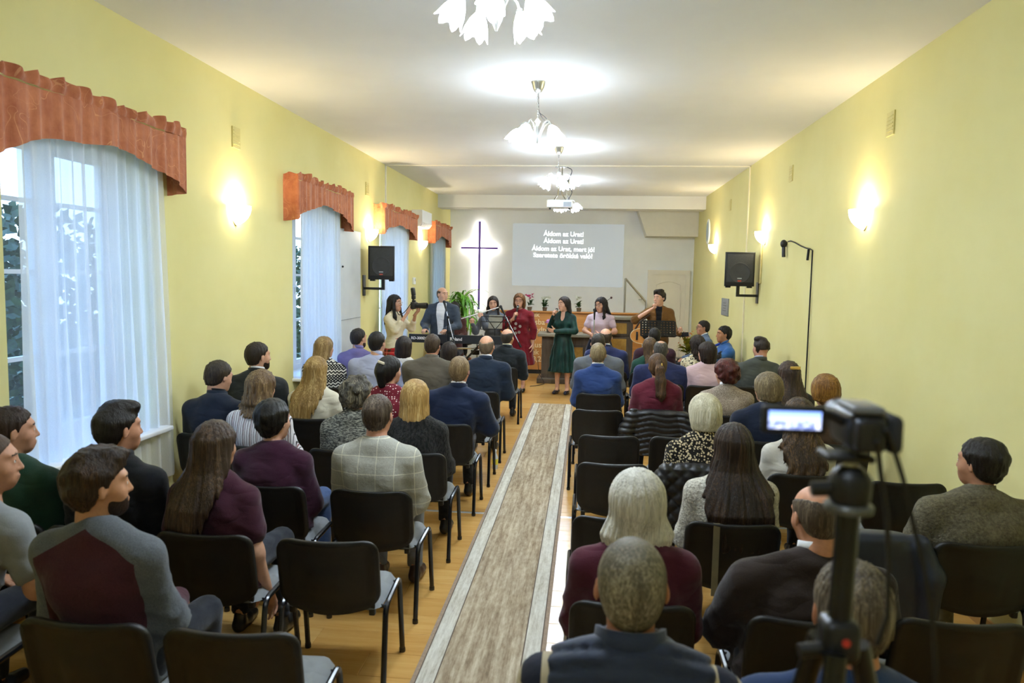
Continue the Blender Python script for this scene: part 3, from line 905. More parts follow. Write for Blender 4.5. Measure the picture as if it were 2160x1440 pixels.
def seated(label, X, row, ztop, sex='m', yaw=0., sk='c99a7f', hair=None, top=None, top_name='jacket', collar=None, bottom=None, shoes=None,
           lean=0., side=0., fat=0., hyaw=0., hpitch=0., hroll=0., arms='lap', sleeve='long', fine=False, wide=1.0, dy=.22, glasses=None,
           beard=None, hairlab=None, topfn=None, standcol=False, wr=.010, lapel=None, neck_open=0.0, hand_pose='relax', headfwd=0., nolegs=False, vest=None):
    """a person sitting on the chair whose rear feet stand at y = row; X is the middle of the chair, heads are placed by side/lean"""
    dist = math.hypot(X, row)
    p = Fig(label, (X, row + dy, 0), yaw, sex, sk, dist)
    b = 1.0 if sex == 'm' else .90
    g = sex == 'm'
    hz = ztop - .127
    zs = hz - (.222 if g else .212)          # shoulder joint height
    ysh = -.09 + lean; hy = -.045 + lean * 1.35 + headfwd
    sx = side
    zw = .47
    # skeleton
    spine = lambda z: (np.interp(z, [zw, .62, zs], [-.05, -.055 + lean * .3, ysh]), np.interp(z, [zw, zs, hz], [0, sx * .7, sx]))
    hw = (.178 if g else .182) * wide + fat; ww = (.160 if g else .140) * wide + fat * 1.15; cw = (.176 if g else .152) * wide + fat * .8
    bw = (.194 if g else .166) * wide + fat * .55
    def torso(f, o, k=.03, hem=.47):
        mid = (zw + zs) / 2
        lv = []
        for z, wx, wy in ((hem, hw, .135 + fat * .6), (zw + .07, hw * .99, .135 + fat * .7), (mid - .03, ww, .118 + fat), (zs - .11, cw, .120 + fat * .6), (zs - .04, cw * .95, .100 + fat * .3), (zs + .02, cw * .62, .074), (zs + .06, .075, .060)):
            cy, cx = spine(z); lv.append((z, cx, cy + (.01 if z > zs - .02 else 0), wx + o, wy + o))
        f.loft(lv, k, p=2.35)
        cy, cx = spine(zs)
        # trapezius
        for q in (-1, 1):
            f.cone((cx + q * .03, cy + .0, zs + .052), (cx + q * (bw - .01), cy, zs - .028), .046 + o, .052 + o, .05)
            f.ell((cx + q * .075, cy - .055, zs - .12), (.075 + o, .045 + o, .10), .04)
        nz = .085 if o < 0 else .055
        f.cone((cx, cy, zs + .02), (cx * .7 + sx * .3, (cy * 2 + hy) / 3, zs + nz), .062 + o, .050 + o * .5, .04)
        return f
    cy, cx = spine(zs)
    A = {}
    for q in (-1, 1):
        S = np.array([cx + q * bw, cy + .0, zs - .035])
        if arms == 'lap': El = S + np.array([q * .036, .075, -.275]); Wr = np.array([cx * .5 + q * .085, cy + .33, max(.66, zs - .36)])
        elif arms == 'cross': El = S + np.array([q * .075, .10, -.25]); Wr = np.array([cx - q * .10, cy + .24, zs - .25 + q * .02])
        elif arms == 'down': El = S + np.array([q * .045, -.02, -.27]); Wr = El + np.array([q * .02, .10, -.235])
        elif arms == 'out': El = S + np.array([q * .07, .05, -.255]); Wr = np.array([cx + q * .14, cy + .30, max(.64, zs - .38)])
        else: El, Wr = (np.array(v) for v in arms[q])
        A[q] = (S, El, Wr)
    r0, r1, r2, r3 = (.056, .047, .043, .031) if g else (.047, .040, .036, .026)
    r0 += fat * .25; r1 += fat * .2
    def arm(f, q, o, frac=1.0, k=.045):
        S, El, Wr = A[q]
        if frac >= 1: f.chain([S, El, Wr], [r0 + o, r1 + o, r3 + o * 1.1], k)
        else: f.chain([S, S + (El - S) * frac], [r0 + o, r1 + o + .012], k)
        return f
    # ---------------- body (skin)
    expo = sleeve == 'short'
    f = Field((cx - .42 if abs(cx) < 9 else 0, -.30, .04), (cx + .42, .62, zs + .16), .014 if expo else .024)
    torso(f, -.014); 
    for q in (-1, 1):
        arm(f, q, -.002 if expo else -.010)
        f.chain([(q * .09, -.03, .56), (q * .115, .385, .545), (q * .12, .37, .11)], [.072, .052, .036], .03)
    p.head((sx, hy, hz), hyaw, hpitch, hroll, hair, fine, hairlab=hairlab, beard=beard)
    for q in (-1, 1):
        S, El, Wr = A[q]
        d = Wr - El; p.hand(Wr, d * .8 + np.array([0, .02, -.03]), (0, 0, -1) if arms != 'cross' else (0, -1, 0), -q if False else q, hand_pose, fine=dist < 3.6)
    p.finish_body(f)
    # ---------------- top garment
    o = .010 if top_name in ('shirt', 'blouse', 'tee', 'sweater_thin') else .016
    lo = (cx - .44, -.32, .44); hi = (cx + .44, .42, zs + .16)
    f = Field(lo, hi, p.hb)
    torso(f, o, hem=.475)
    for q in (-1, 1): arm(f, q, o + (.006 if top_name in ('jacket', 'coat') else .003), 1.0 if sleeve == 'long' else .62)
    if topfn: topfn(f, dict(cx=cx, cy=cy, zs=zs, sx=sx, hy=hy, hz=hz, spine=spine, o=o, cw=cw, bw=bw, A=A))
    sd = p.seed
    def wrk(x, y, z):
        ph_ = z * 36 + 16 * np.abs(x - cx) + 2.2 * np.sin(x * 9 + sd) + 2.0 * np.sin(y * 11 + sd) + sd
        fold = (2 * (1 - np.abs(np.sin(ph_))) ** 2.2 - .4) * np.clip((zs - .02 - z) * 4, 0, 1) * (.55 + .45 * np.sin(x * 7 + z * 5 + 2 * sd))
        return -wr * (.55 * fold + .8 * snoise(x + 0 * y + 0 * z, y + 0 * x, z + 0 * x, 21, sd))
    f.disp(wrk)
    # neckline: clear the neck column
    nc = np.array([sx * .8 + cx * .2, (cy + hy) / 2 + .005, zs + .13])
    f.cut_ell((nc[0], nc[1] + .012 + neck_open * .2, zs + .155), (.064 + neck_open, .062 + neck_open, .082 + neck_open), .010)
    V, Q = f.mesh(); p.put({'tee': 'shirt', 'sweater_thin': 'sweater'}.get(top_name, top_name), V, Q, top)
    ncz = zs + .085
    def ring(name, r, hgt, tk, z0, mat, tilt=.25, op=0):
        """standing collar around the neck"""
        n = 28; V = []; Q = []
        prof = [(r + tk * 1.6, 0), (r + tk, hgt), (r, hgt), (r + .002, 0)]
        for j, (rr, zz) in enumerate(prof):
            for i in range(n):
                a = 2 * math.pi * i / n
                V.append((nc[0] + rr * math.cos(a), nc[1] - .004 + rr * .98 * math.sin(a), z0 + zz * (1 - .35 * max(0, math.sin(a))) - tilt * rr * math.sin(a)))
        for j in range(4):
            for i in range(n): Q.append((j * n + i, j * n + (i + 1) % n, ((j + 1) % 4) * n + (i + 1) % n, ((j + 1) % 4) * n + i))
        p.put(name, np.array(V), np.array(Q)[:, ::-1], mat)
    if collar is not None: ring('shirt_collar', .060 if g else .052, .046, .004, zs + .086, collar)
    if standcol: ring('collar', .068 if g else .060, (standcol if standcol is not True else .034) + .02, .010, zs + .062, top)
    if vest is not None:
        f = Field(lo, hi, .011)
        torso(f, o + .020, hem=.50)
        for q in (-1, 1): f.cut_ell((cx + q * (bw + .045), cy + .02, zs - .07), (.085, .15, .17), .01)
        f.disp(lambda x, y, z: .007 - .015 * np.abs(np.sin((z + .75 * y + .010 * np.sin(x * 9 + sd)) * math.pi / .058)) ** .5 + 0 * x)
        f.cut_ell((nc[0], nc[1] + .012, zs + .155), (.064, .062, .075), .010)
        V, Q = f.mesh(); p.put('quilted_vest', V, Q, vest)
        ring('vest_collar', .074, .075, .014, zs + .055, vest)
    # ---------------- trousers
    if not nolegs:
        lg = bottom or cloth('dark_trouser_cloth', '23262e')
        f = Field((-.27, -.22, .06), (.27, .60, .68), max(.0195, p.hb))
        f.loft([(.475, 0, -.05, hw + .002, .14), (.56, 0, -.05, hw, .135), (.62, 0, -.05, hw * .8, .11)], .03)
        for q in (-1, 1):
            f.chain([(q * .092, -.02, .565), (q * .118, .385, .552)], [.088 + fat * .3, .066], .03)
            f.chain([(q * .118, .385, .550), (q * .122, .37, .115)], [.064, .052], .02)
        f.disp(lambda x, y, z: -.003 * snoise(x + 0 * y + 0 * z, y + 0 * x, z + 0 * x, 30, sd))
        f.cut(lambda x, y, z: .105 - z + 0 * x, .006)
        f.cut(lambda x, y, z: .472 - z - np.clip((y - .25) * 4, 0, 1) + 0 * x, .006)
        V, Q = f.mesh(); p.put('trousers' if g or True else 'skirt', V, Q, lg)
        sm = shoes or plain('black_leather', '15130f', .35)
        for q in (-1, 1):
            f = Field((q * .122 - .06, .28, 0), (q * .122 + .06, .62, .13), .0145)
            f.chain([(q * .122, .345, .045), (q * .125, .43, .045), (q * .13, .54, .032)], [.04, .042, .034], .02)
            f.cone((q * .122, .36, .06), (q * .122, .365, .105), .038, .036, .015)
            f.cut(lambda x, y, z: .006 - z + 0 * x, .004)
            V, Q = f.mesh(); p.put('shoe', V, Q, sm)
    if glasses: p.glasses(glasses)
    return p
# ================================================================ CHAIRS
SEATFAB = cloth('grey_seat_fabric', '85888a', var=.18, weave=420)
SHELL = plain('black_chair_shell', '141311', .42, var=.18, nscale=40, bump=.25, bscale=700, spec=.4)
TUBE = plain('black_lacquered_tube', '0d0f14', .25, var=.1, spec=.6)
def curve(pts, n=6):
    """rounded polyline through corner points"""
    out = []
    P = [Vector(p) for p in pts]
    for i, p in enumerate(P):
        if i in (0, len(P) - 1): out.append(p); continue
        r = .055
        a = p + (P[i - 1] - p).normalized() * min(r, (P[i - 1] - p).length * .45); b = p + (P[i + 1] - p).normalized() * min(r, (P[i + 1] - p).length * .45)
        for k in range(n + 1):
            t = k / n; out.append((a * (1 - t) ** 2 + p * 2 * t * (1 - t) + b * t * t))
    return out
def chair_parts():
    """origin: floor point midway between the rear feet; faces +y"""
    parts = []
    # backrest shell: curved, rounded corners, rear plate with pressed panel
    def back_pt(u, v, off):
        x = (u - .5) * .485
        z = .465 + .345 * v
        yb = .045 - .075 * v - .03 * math.cos((u - .5) * math.pi) + off
        # droop of lower edge in the middle / gentle dip of the top edge
        z += -.012 * math.sin(u * math.pi) * v - .045 * math.sin(u * math.pi) * (1 - v)
        return x, yb, z
    m = MB(); NU, NV = 22, 14
    def rnd(u, v, cr=.17):
        # squircle corner rounding: pull corners inward
        x = u * 2 - 1; y = v * 2 - 1
        ax, ay = abs(x), abs(y)
        lim = 1.0
        cxx, cyy = 1 - cr * 1.7, 1 - cr * 2.4
        if ax > cxx and ay > cyy:
            px, py = (ax - cxx) / (1 - cxx), (ay - cyy) / (1 - cyy)
            L = math.hypot(px, py); mx = max(px, py)
            if L > 0: px, py = px * mx / L, py * mx / L
            ax, ay = cxx + px * (1 - cxx), cyy + py * (1 - cyy)
        return (math.copysign(ax, x) + 1) / 2, (math.copysign(ay, y) + 1) / 2
    def face(off, inset):
        vs = []
        for j in range(NV + 1):
            for i in range(NU + 1):
                u, v = rnd(i / NU, j / NV)
                u = .5 + (u - .5) * (1 - inset); v = .5 + (v - .5) * (1 - inset)
                x, yb, z = back_pt(u, v, 0)
                d = off
                if off < 0:
                    # raised rim + pressed panel on the rear
                    e = min(u, 1 - u, v, 1 - v)
                    d = off + (.010 if .06 < e else 0) 
                    if .33 < u < .67 and .28 < v < .62: d -= .008
                vs.append((x, yb + d, z))
        return vs
    fr = face(.020, .03); re = face(-.022, .0)
    n0 = (NU + 1) * (NV + 1)
    q = [(j * (NU + 1) + i, j * (NU + 1) + i + 1, (j + 1) * (NU + 1) + i + 1, (j + 1) * (NU + 1) + i) for j in range(NV) for i in range(NU)]
    bd = [i for i in range(NU + 1)] + [j * (NU + 1) + NU for j in range(1, NV + 1)] + [NV * (NU + 1) + i for i in range(NU - 1, -1, -1)] + [j * (NU + 1) for j in range(NV - 1, 0, -1)]
    vs = fr + re; fs = [tuple(r) for r in q] + [tuple(reversed([k + n0 for k in r])) for r in q]
    # rounded rim between the two faces
    mid = []
    for k in bd:
        a, b = Vector(fr[k]), Vector(re[k]); c = (a + b) / 2
        ctr = Vector((0, c.y, .64)); d = (c - ctr); d.y = 0; d.normalize(); mid.append(c + d * .007)
    o = len(vs); vs += mid; nb = len(bd)
    for i in range(nb):
        a, b = bd[i], bd[(i + 1) % nb]
        fs.append((a, o + i, o + (i + 1) % nb, b)); fs.append((o + i, a + n0, b + n0, o + (i + 1) % nb))
    m.add(vs, fs)
    parts.append(('backrest', m.mesh('backrest', SHELL, 'all')))
    # seat cushion
    m = MB()
    def seat(u, v, top):
        x = (u - .5) * .47; y = .035 + .445 * v
        e = min(u, 1 - u, v, 1 - v)
        h = .045 * (1 - (1 - min(1, e / .12)) ** 2.2)
        z = .435 + (h if top else 0) - .012 * math.sin(v * math.pi) - .022 * max(0, (v - .8) / .2) ** 2
        uu, vv = rnd(u, v, .12)
        return ((uu - .5) * .47, .035 + .445 * vv, z)
    m.grid(lambda u, v: seat(u, v, True), 18, 16)
    m.grid(lambda u, v: seat(1 - u, v, False), 18, 16)
    parts.append(('seat', m.mesh('seat', SEATFAB, 'all')))
    pan = MB().rbox((0, .26, .425), (.41, .38, .022), .008)
    parts.append(('seat_pan', pan.mesh('seat_pan', SHELL, True)))
    # side frames: one bent tube each, rear foot - seat level - front foot
    for s in (-1, 1):
        x = s * .262
        pts = curve([(x, .0, .012), (x - s * .004, .075, .438), (x - s * .004, .40, .452), (x, .475, .012)])
        m = MB().tube(pts, .0145, 8)
        for yy in (0.0, .475): m.lathe([(.0175, 0), (.0175, .02), (.0155, .026)], (x, yy, 0), 8, cap=True)
        parts.append(('side_frame', m.mesh('side_frame', TUBE, True)))
        m = MB().rbox((s * .196, .052, .475), (.030, .017, .13), .006).rbox((s * .196, .06, .415), (.03, .03, .03), .006)
        parts.append(('back_support', m.mesh('back_support', SHELL, True)))
    for yy in (.10, .39):
        m = MB().tube([(-.265, yy, .427), (.265, yy, .427)], .010, 8)
        parts.append(('crossbar', m.mesh('crossbar', TUBE, True)))
    return parts
CHAIR = chair_parts()
def chair(X, row, label, yaw=0.0):
    c = thing('stacking_chair', label, 'chair', (X, row, 0), yaw, 'black and grey stacking chairs in rows')
    for n, me in CHAIR: link(n, me, c)
    return c
# ================================================================ LAMPS
SHADE = emit('lit_tulip_glass', (.80, .90, 1.0), 17.0 * CHANDELIER_POWER)
BULB = emit('lit_bulb', (.86, .94, 1.0), 60.0 * CHANDELIER_POWER)
BULBM = MB().ball((0, 0, -.07), .024, 10, 8).mesh('bulb', BULB, 'all')
BRASS = plain('satin_nickel', 'c3c4c0', .28, .9, var=.08)
def tulip():
    m = MB()
    prof = [(.016, 0), (.026, -.012), (.044, -.04), (.058, -.075), (.064, -.105), (.068, -.125)]
    def wave(i, an, r, z):
        k = max(0, (i - 2) / 3)
        return r * (1 + .10 * k * math.cos(6 * an)), z - .016 * k * math.cos(6 * an)
    m.lathe(prof, n=30, wave=wave); return m.mesh('shade', SHADE, 'all')
TULIP = tulip()
TULIP_OFF = TULIP.copy(); TULIP_OFF.materials.clear(); TULIP_OFF.materials.append(plain('unlit_tulip_glass', 'dfe3e6', .3))
def chandelier(label, X, Y, rz, lit=5):
    ch = thing('chandelier', label, 'chandelier', (X, Y, ZC), rz, 'tulip-shade chandeliers in a line')
    m = MB().lathe([(.066, 0), (.066, -.008), (.060, -.02), (.048, -.06), (.034, -.088), (.016, -.098), (.004, -.102)], n=24, wave=lambda i, a, r, z: (r * (1 + (.03 * math.cos(12 * a) if 1 < i < 5 else 0)), z))
    m.build('canopy', BRASS, ch)
    m = MB()
    for k in range(9):
        z = -.105 - k * .024; pts = []
        for q in range(10):
            a = 2 * math.pi * q / 10; c, s_ = .009 * math.cos(a), .016 * math.sin(a)
            pts.append((c, 0, z + s_ - .012) if k % 2 else (0, c, z + s_ - .012))
        m.tube(pts, .0022, 5, closed=True)
    m.build('chain', BRASS, ch)
    m = MB().tube(curve([(.004, 0, -.10), (.008, .004, -.24), (.03, 0, -.30), (.115, .02, -.36), (.10, .03, -.30), (.012, 0, -.27)]), .0032, 6)
    m.build('power_cord', plain('grey_cord', '3d4048', .5), ch)
    m = MB().lathe([(.005, -.32), (.018, -.332), (.03, -.35), (.018, -.368), (.012, -.40), (.020, -.44), (.034, -.475), (.026, -.50), (.012, -.53), (.004, -.55)], n=18)
    m.build('hub', BRASS, ch)
    for k in range(5):
        a = 2 * math.pi * k / 5
        d = Vector((math.cos(a), math.sin(a), 0))
        pts = [d * .02 + Vector((0, 0, -.49)), d * .045 + Vector((0, 0, -.43)), d * .075 + Vector((0, 0, -.375)), d * .115 + Vector((0, 0, -.352)), d * .152 + Vector((0, 0, -.372)), d * .172 + Vector((0, 0, -.41))]
        ar = MB().tube(pts, .0075, 8).build('arm', BRASS, ch)
        o = link('shade', TULIP, ar, d * .172 + Vector((0, 0, -.41)))
        o.rotation_euler = (Matrix.Rotation(a, 3, 'Z') @ Matrix.Rotation(-.52, 3, 'Y')).to_euler()
        mb = MB().lathe([(.012, .012), (.020, .004), (.021, -.016), (.016, -.02)], n=12)
        so = mb.build('socket', BRASS, ar, loc=d * .172 + Vector((0, 0, -.41))); so.rotation_euler = o.rotation_euler
        if k >= lit: o.data = TULIP_OFF; continue
        bu = link('bulb', BULBM, ar, o.location); bu.rotation_euler = o.rotation_euler
        li = bpy.data.lights.new('chandelier_bulb', 'POINT'); li.energy = 13.0 * CHANDELIER_POWER; li.color = (.75, .875, 1.0); li.shadow_soft_size = .03
        ax_ = o.rotation_euler.to_matrix() @ Vector((0, 0, -.105)); link('bulb_light', li, ar, Vector(o.location) + ax_)
    return ch
chandelier('chandelier added above the camera, out of the picture', -.47, .02, .4, 1)  # unseen lamp added to continue the row; one bulb lights the nearest backs
chandelier('chandelier with tulip shades cut by the top of the picture, nearest the camera', -.475, 3.72, -math.pi / 2)
chandelier('chandelier with glowing tulip shades, second from the camera', -.48, 6.8, .5)
chandelier('chandelier with glowing tulip shades just in front of the projector', -.42, 10.12, 1.2)
chandelier('farthest chandelier whose shades glow behind the projector', -.40, 13.5, .9)

BOWL = emit('lit_sconce_glass', (1.0, .90, .68), 9.0 * SCONCE_POWER)
def bowl_mesh():
    m = MB()
    n, k = 18, 8
    prof = [(.118, 0), (.117, -.03), (.110, -.065), (.092, -.105), (.064, -.14), (.03, -.165), (.003, -.175)]
    vs = []; fs = []
    for r, z in prof:
        for i in range(n + 1):
            a = math.pi * i / n; vs.append((r * math.cos(a), r * 1.12 * math.sin(a), z))
    for j in range(len(prof) - 1):
        for i in range(n): fs.append((j * (n + 1) + i, j * (n + 1) + i + 1, (j + 1) * (n + 1) + i + 1, (j + 1) * (n + 1) + i))
    m.add(vs, fs); return m.mesh('bowl', BOWL, 'all')
BOWLM = bowl_mesh()
def sconce(label, x, y, z, rz):
    s = thing('wall_sconce', label, 'wall lamp', (x, y, z), rz, 'half-bowl wall sconces')
    link('bowl', BOWLM, s, (0, .012, 0))
    MB().prism([(-.095, -.005), (.095, -.005), (.085, -.08), (.05, -.15), (0, -.185), (-.05, -.15), (-.085, -.08)], 0, .012, 1).build('back_plate', plain('sconce_plate', 'b9aa8c', .4, .5), s, False)
    MB().lathe([(.0, -.1), (.014, -.1), (.014, -.05), (.0, -.05)], (0, .045, 0), 10).build('lamp_holder', WHITE, s)
    l = bpy.data.lights.new('sconce_bulb', 'POINT'); l.energy = 13.0 * SCONCE_POWER; l.color = (1.0, .80, .50); l.shadow_soft_size = .025
    o = link('bulb', l, s, (0, .055, -.012))
for lab, y, z in (('lit wall sconce between the two nearest windows on the left', 6.63, 2.66), ('lit wall sconce above the left loudspeaker', 10.85, 2.72), ('lit wall sconce under the air conditioner', 14.3, 2.72)):
    sconce(lab, XL, y, z, -math.pi / 2)
for lab, y, z in (('lit wall sconce on the right wall nearest the camera', 6.88, 2.70), ('lit wall sconce on the right wall by the loudspeaker and microphone cable', 10.6, 2.74), ('farthest lit wall sconce on the right wall beside the white oval panel', 14.55, 2.74)):
    sconce(lab, XR, y, z, math.pi / 2)
# ================================================================ GARMENT PATTERNS
def pat(name, fn, rough=.9):
    t = NT(name); fn(t); return t.set(rough, 0, .2, .1)
def sep(t, v):
    s = t.new('ShaderNodeSeparateXYZ'); t.link(v, s.inputs[0]); return s.outputs
def lines(t, c, period, width, off=0.0):
    f = t.math('FRACT', t.math('DIVIDE', t.math('ADD', c, 10 + off), period))
    return t.math('LESS_THAN', f, width)
def p_plaid(t):
    x, y, z = sep(t, t.coord())
    g = t.math('MAXIMUM', lines(t, x, .108, .032, .03), lines(t, z, .10, .035, .02))
    n = t.noise(t.coord(), 240, 2)
    base = t.ramp(n, [(.3, '98968a'), (.7, 'b2b0a4')])
    t.color(t.mix(g, base, 'd9d6bf')); t.bump(t.noise(t.coord(), 30, 3), .4, .01)
PLAID = pat('grey_windowpane_knit', p_plaid)
def p_stripe(t):
    x, y, z = sep(t, t.coord())
    w = t.math('ADD', x, t.math('MULTIPLY', t.noise(t.coord(), 14, 2), .012))
    a = lines(t, w, .017, .22); b = lines(t, w, .051, .08, .011)
    c = t.mix(a, 'e2dedf', '4a4446'); t.color(t.mix(b, c, '8a5c58')); t.bump(t.noise(t.coord(), 26, 3), .4, .01)
STRIPE = pat('white_striped_blouse', p_stripe)
def p_aztec(t):
    x, y, z = sep(t, t.coord())
    zig = t.math('PINGPONG', t.math('ADD', x, 3), .02)
    r = t.math('FRACT', t.math('DIVIDE', t.math('ADD', z, zig), .035))
    a = t.math('LESS_THAN', r, .5)
    d = t.math('MULTIPLY', lines(t, t.math('ADD', x, z), .03, .5), lines(t, t.math('SUBTRACT', x, z), .03, .5))
    band = lines(t, z, .13, .55)
    f = t.math('ADD', t.math('MULTIPLY', a, band), t.math('MULTIPLY', d, t.math('SUBTRACT', 1, band)))
    t.color(t.mix(f, '15151a', 'd8d5cd')); t.bump(t.noise(t.coord(), 150, 2), .3, .006)
AZTEC = pat('black_white_patterned_knit', p_aztec)
def dots(base, spot, scale, thr, rough=.9, rnd=1.0):
    def fn(t):
        v = t.new('ShaderNodeTexVoronoi'); v.inputs['Scale'].default_value = scale; v.inputs['Randomness'].default_value = rnd
        t.link(t.coord((1, .6, 1)), v.inputs['Vector'])
        t.color(t.mix(t.math('LESS_THAN', v.outputs['Distance'], thr), base, spot)); t.bump(t.noise(t.coord(), 26, 3), .35, .01)
    return fn
POLKA = pat('burgundy_dotted_blouse', dots('6e1d2a', 'e6cfc6', 46, .27, rnd=.35))
SPOTS = pat('black_blouse_with_cream_spots', dots('1b1713', 'cbb892', 66, .42))
def p_floral(t):
    v = t.new('ShaderNodeTexVoronoi'); v.inputs['Scale'].default_value = 26; t.link(t.coord(), v.inputs['Vector'])
    n = t.noise(t.coord(), 40, 3)
    c = t.ramp(n, [(.38, '3c3a33'), (.46, 'd9cfae'), (.6, 'e0d6b4'), (.66, 'a8584a')], 'CONSTANT')
    t.color(t.mix(t.math('LESS_THAN', v.outputs['Distance'], .25), c, 'cdb87e'))
FLORAL = pat('cream_floral_blouse', p_floral)
def tweed(name, a, b, c, sx=90, sz=20):
    def fn(t):
        n = t.noise(t.coord((sx, sx, sz), (0, .5, 0)), 1.0, 2, .7)
        t.color(t.ramp(n, [(.38, a), (.5, b), (.62, c)])); t.bump(n, .5, .01)
    return pat(name, fn)
TWEED = tweed('grey_marl_knit', '2c2d2a', '62625a', 'a5a394', 40, 170)
TWEED2 = tweed('brown_beige_weave', '6b5d52', '9c8c7d', 'bdb0a2', 190, 190)
BOUCLE = pat('cream_boucle_knit', lambda t: (t.color(t.ramp(t.noise(t.coord(), 75, 3, .7), [(.35, 'a49c8c'), (.6, 'e2dccc')])), t.bump(t.noise(t.coord(), 70, 3, .7), .9, .02)))
FUR = pat('black_fur', lambda t: (t.color(t.ramp(t.noise(t.coord((60, 60, 25)), 1, 4, .7), [(.4, '090909'), (.7, '34322e')])), t.bump(t.noise(t.coord((60, 60, 25)), 1, 4, .7), .9, .03)), .75)
FLEECE = pat('beige_fleece', lambda t: (t.color(t.ramp(t.noise(t.coord(), 60, 4, .7), [(.35, '56503f'), (.65, '7c745c')])), t.bump(t.noise(t.coord(), 85, 3, .7), .8, .02)))
def p_raglan(t):
    x, y, z = sep(t, t.coord())
    ax = t.math('ABSOLUTE', t.math('ADD', x, .05))
    lim = t.math('MULTIPLY_ADD', t.math('SUBTRACT', 1.06, z), 1.7, .07)
    m = t.math('GREATER_THAN', ax, t.math('MINIMUM', lim, .2))
    n = t.noise(t.coord(), 300, 2)
    t.color(t.mix(m, t.ramp(n, [(.3, '3a1d26'), (.7, '4a2731')]), t.ramp(n, [(.3, '4b4f54'), (.7, '676b70')]))); t.bump(t.noise(t.coord(), 26, 3), .45, .012)
RAGLAN = pat('burgundy_and_grey_raglan_jersey', p_raglan)
def p_check(t):
    x, y, z = sep(t, t.coord())
    m = t.math('MAXIMUM', lines(t, x, .16, .32, .03), lines(t, z, .17, .4))
    k = t.math('MULTIPLY', lines(t, x, .16, .32, .03), lines(t, z, .17, .4))
    t.color(t.mix(k, t.mix(m, 'd2c6ab', 'b9ab8e'), '1f2230')); t.bump(t.noise(t.coord(), 26, 3), .35, .01)
CHECK = pat('cream_checked_flannel', p_check)
WSH = cloth('white_shirt_cotton', 'e8e8ea', var=.04)
NAVY = cloth('navy_suit_wool', '1d2740', var=.12); BLUE = cloth('blue_suit_wool', '2a3f6e', var=.12); DKBLUE = cloth('dark_blue_suit_wool', '1c2738', var=.12)
CHAR = cloth('charcoal_suit_wool', '2b2e30', var=.12); TAUPE = cloth('taupe_suit_wool', '5c564c', var=.12); GREYS = cloth('grey_suit_wool', '62666c', var=.1)
GREENG = cloth('grey_green_suit_wool', '4b4f4c', var=.1); NAVY2 = cloth('ink_blue_suit_wool', '252c52', var=.1)
JEAN = cloth('grey_denim', '6d7075', var=.2); BJEAN = cloth('blue_denim', '34496f', var=.2); DARK = cloth('dark_trouser_cloth', '20232b')
MAROON = cloth('maroon_knit', '4b1c2a', var=.12); WINE = cloth('wine_knit', '5c1d2c', var=.12); PLUM = cloth('plum_jersey', '3d1a29', var=.12)
BLACKC = cloth('black_cloth', '131418', var=.2)
SOCK = plain('brown_leather', '3a241a', .4)

FIG = {}
def seat(who, px, py, row, sex='m', cx=None, chair_yaw=0.0, mk_chair=True, label=None, key=None, **k):
    """who sits where the photograph shows the top of a head at (px, py)"""
    lean = k.get('lean', 0.); hf = k.get('headfwd', 0.); dy = k.setdefault('dy', .22)
    Yh = row + dy - .045 + lean * 1.35 + hf
    P = at_y(px, py, Yh)
    X = cx if cx is not None else P[0] - k.get('side', 0.)
    k['side'] = P[0] - X
    p = seated(label or who, X, row, P[2], sex, **k)
    if key: FIG[key] = p
    if mk_chair: chair(X, row, 'black stacking chair of the ' + who, chair_yaw)
    return p
def hr(style, col, **k): return dict(style=style, col=col, **k)

# ------------------------------------------------ left block
seat('young man in the grey T-shirt at the left edge', -24, 913, 2.52, 'm', cx=-2.62, hair=hr('buzz', '4a382a', t=.008), top=cloth('grey_jersey', '8b8f92'), top_name='tee', sleeve='short', hyaw=-.95, sk='c08d70', lean=.08, arms='out', fine=True, label='young man in grey T-shirt with cropped hair seen in profile at the left edge', neck_open=.01)
seat('young man in the dark green sweater', 25, 858, 3.33, 'm', cx=-2.87, hair=hr('short', '2f2019', nape=-.07, t=.013), top=cloth('bottle_green_knit', '1d3a2c'), top_name='sweater', hyaw=-.75, sk='c08d70', label='young man in dark green sweater by the curtain, face turned right', fine=True)
seat('young man in the black jacket with thick dark hair', 250, 853, 3.33, 'm', cx=-2.36, hair=hr('quiff', '17110e', t=.016, nape=-.07), top=BLACKC, top_name='jacket', hyaw=-.55, sk='b98466', standcol=.045, label='young man with thick black hair in black jacket before the near curtain', fine=True)
seat('bearded man in the burgundy and grey raglan jersey', 207, 955, 2.42, 'm', cx=-1.76, hair=hr('messy', '2c1e15', col2='5a4028', nape=-.08), top=RAGLAN, top_name='sweater', hyaw=-.75, hroll=0, sk='bd8a68', beard='2a1c14', label='bearded curly-haired man in burgundy jersey with grey sleeves', fine=True, arms='lap', wide=.95, hand_pose='relax', bottom=DARK)
seat('long-haired woman in the plum T-shirt', 455, 888, 3.33, 'f', cx=-1.80, hair=hr('long', '3a2a1e', col2='6a5138', len=.43, wd=1.25, dx=-.03), top=PLUM, top_name='tee', sleeve='short', hyaw=-.25, sk='c99a80', label='woman with long straight brown hair in plum T-shirt, bare arm hanging', arms='down', bottom=DARK, fine=True, wide=1.05)
seat('short-haired woman in the maroon sweater', 578, 845, 4.15, 'f', cx=-1.86, hair=hr('crop', '17140f', nape=-.095, t=.022), top=cloth('dark_maroon_knit', '38172a'), top_name='sweater', hyaw=-.3, label='woman with short black hair in dark maroon sweater', arms='lap', bottom=BJEAN, wide=1.06, fat=.01, neck_open=.012)
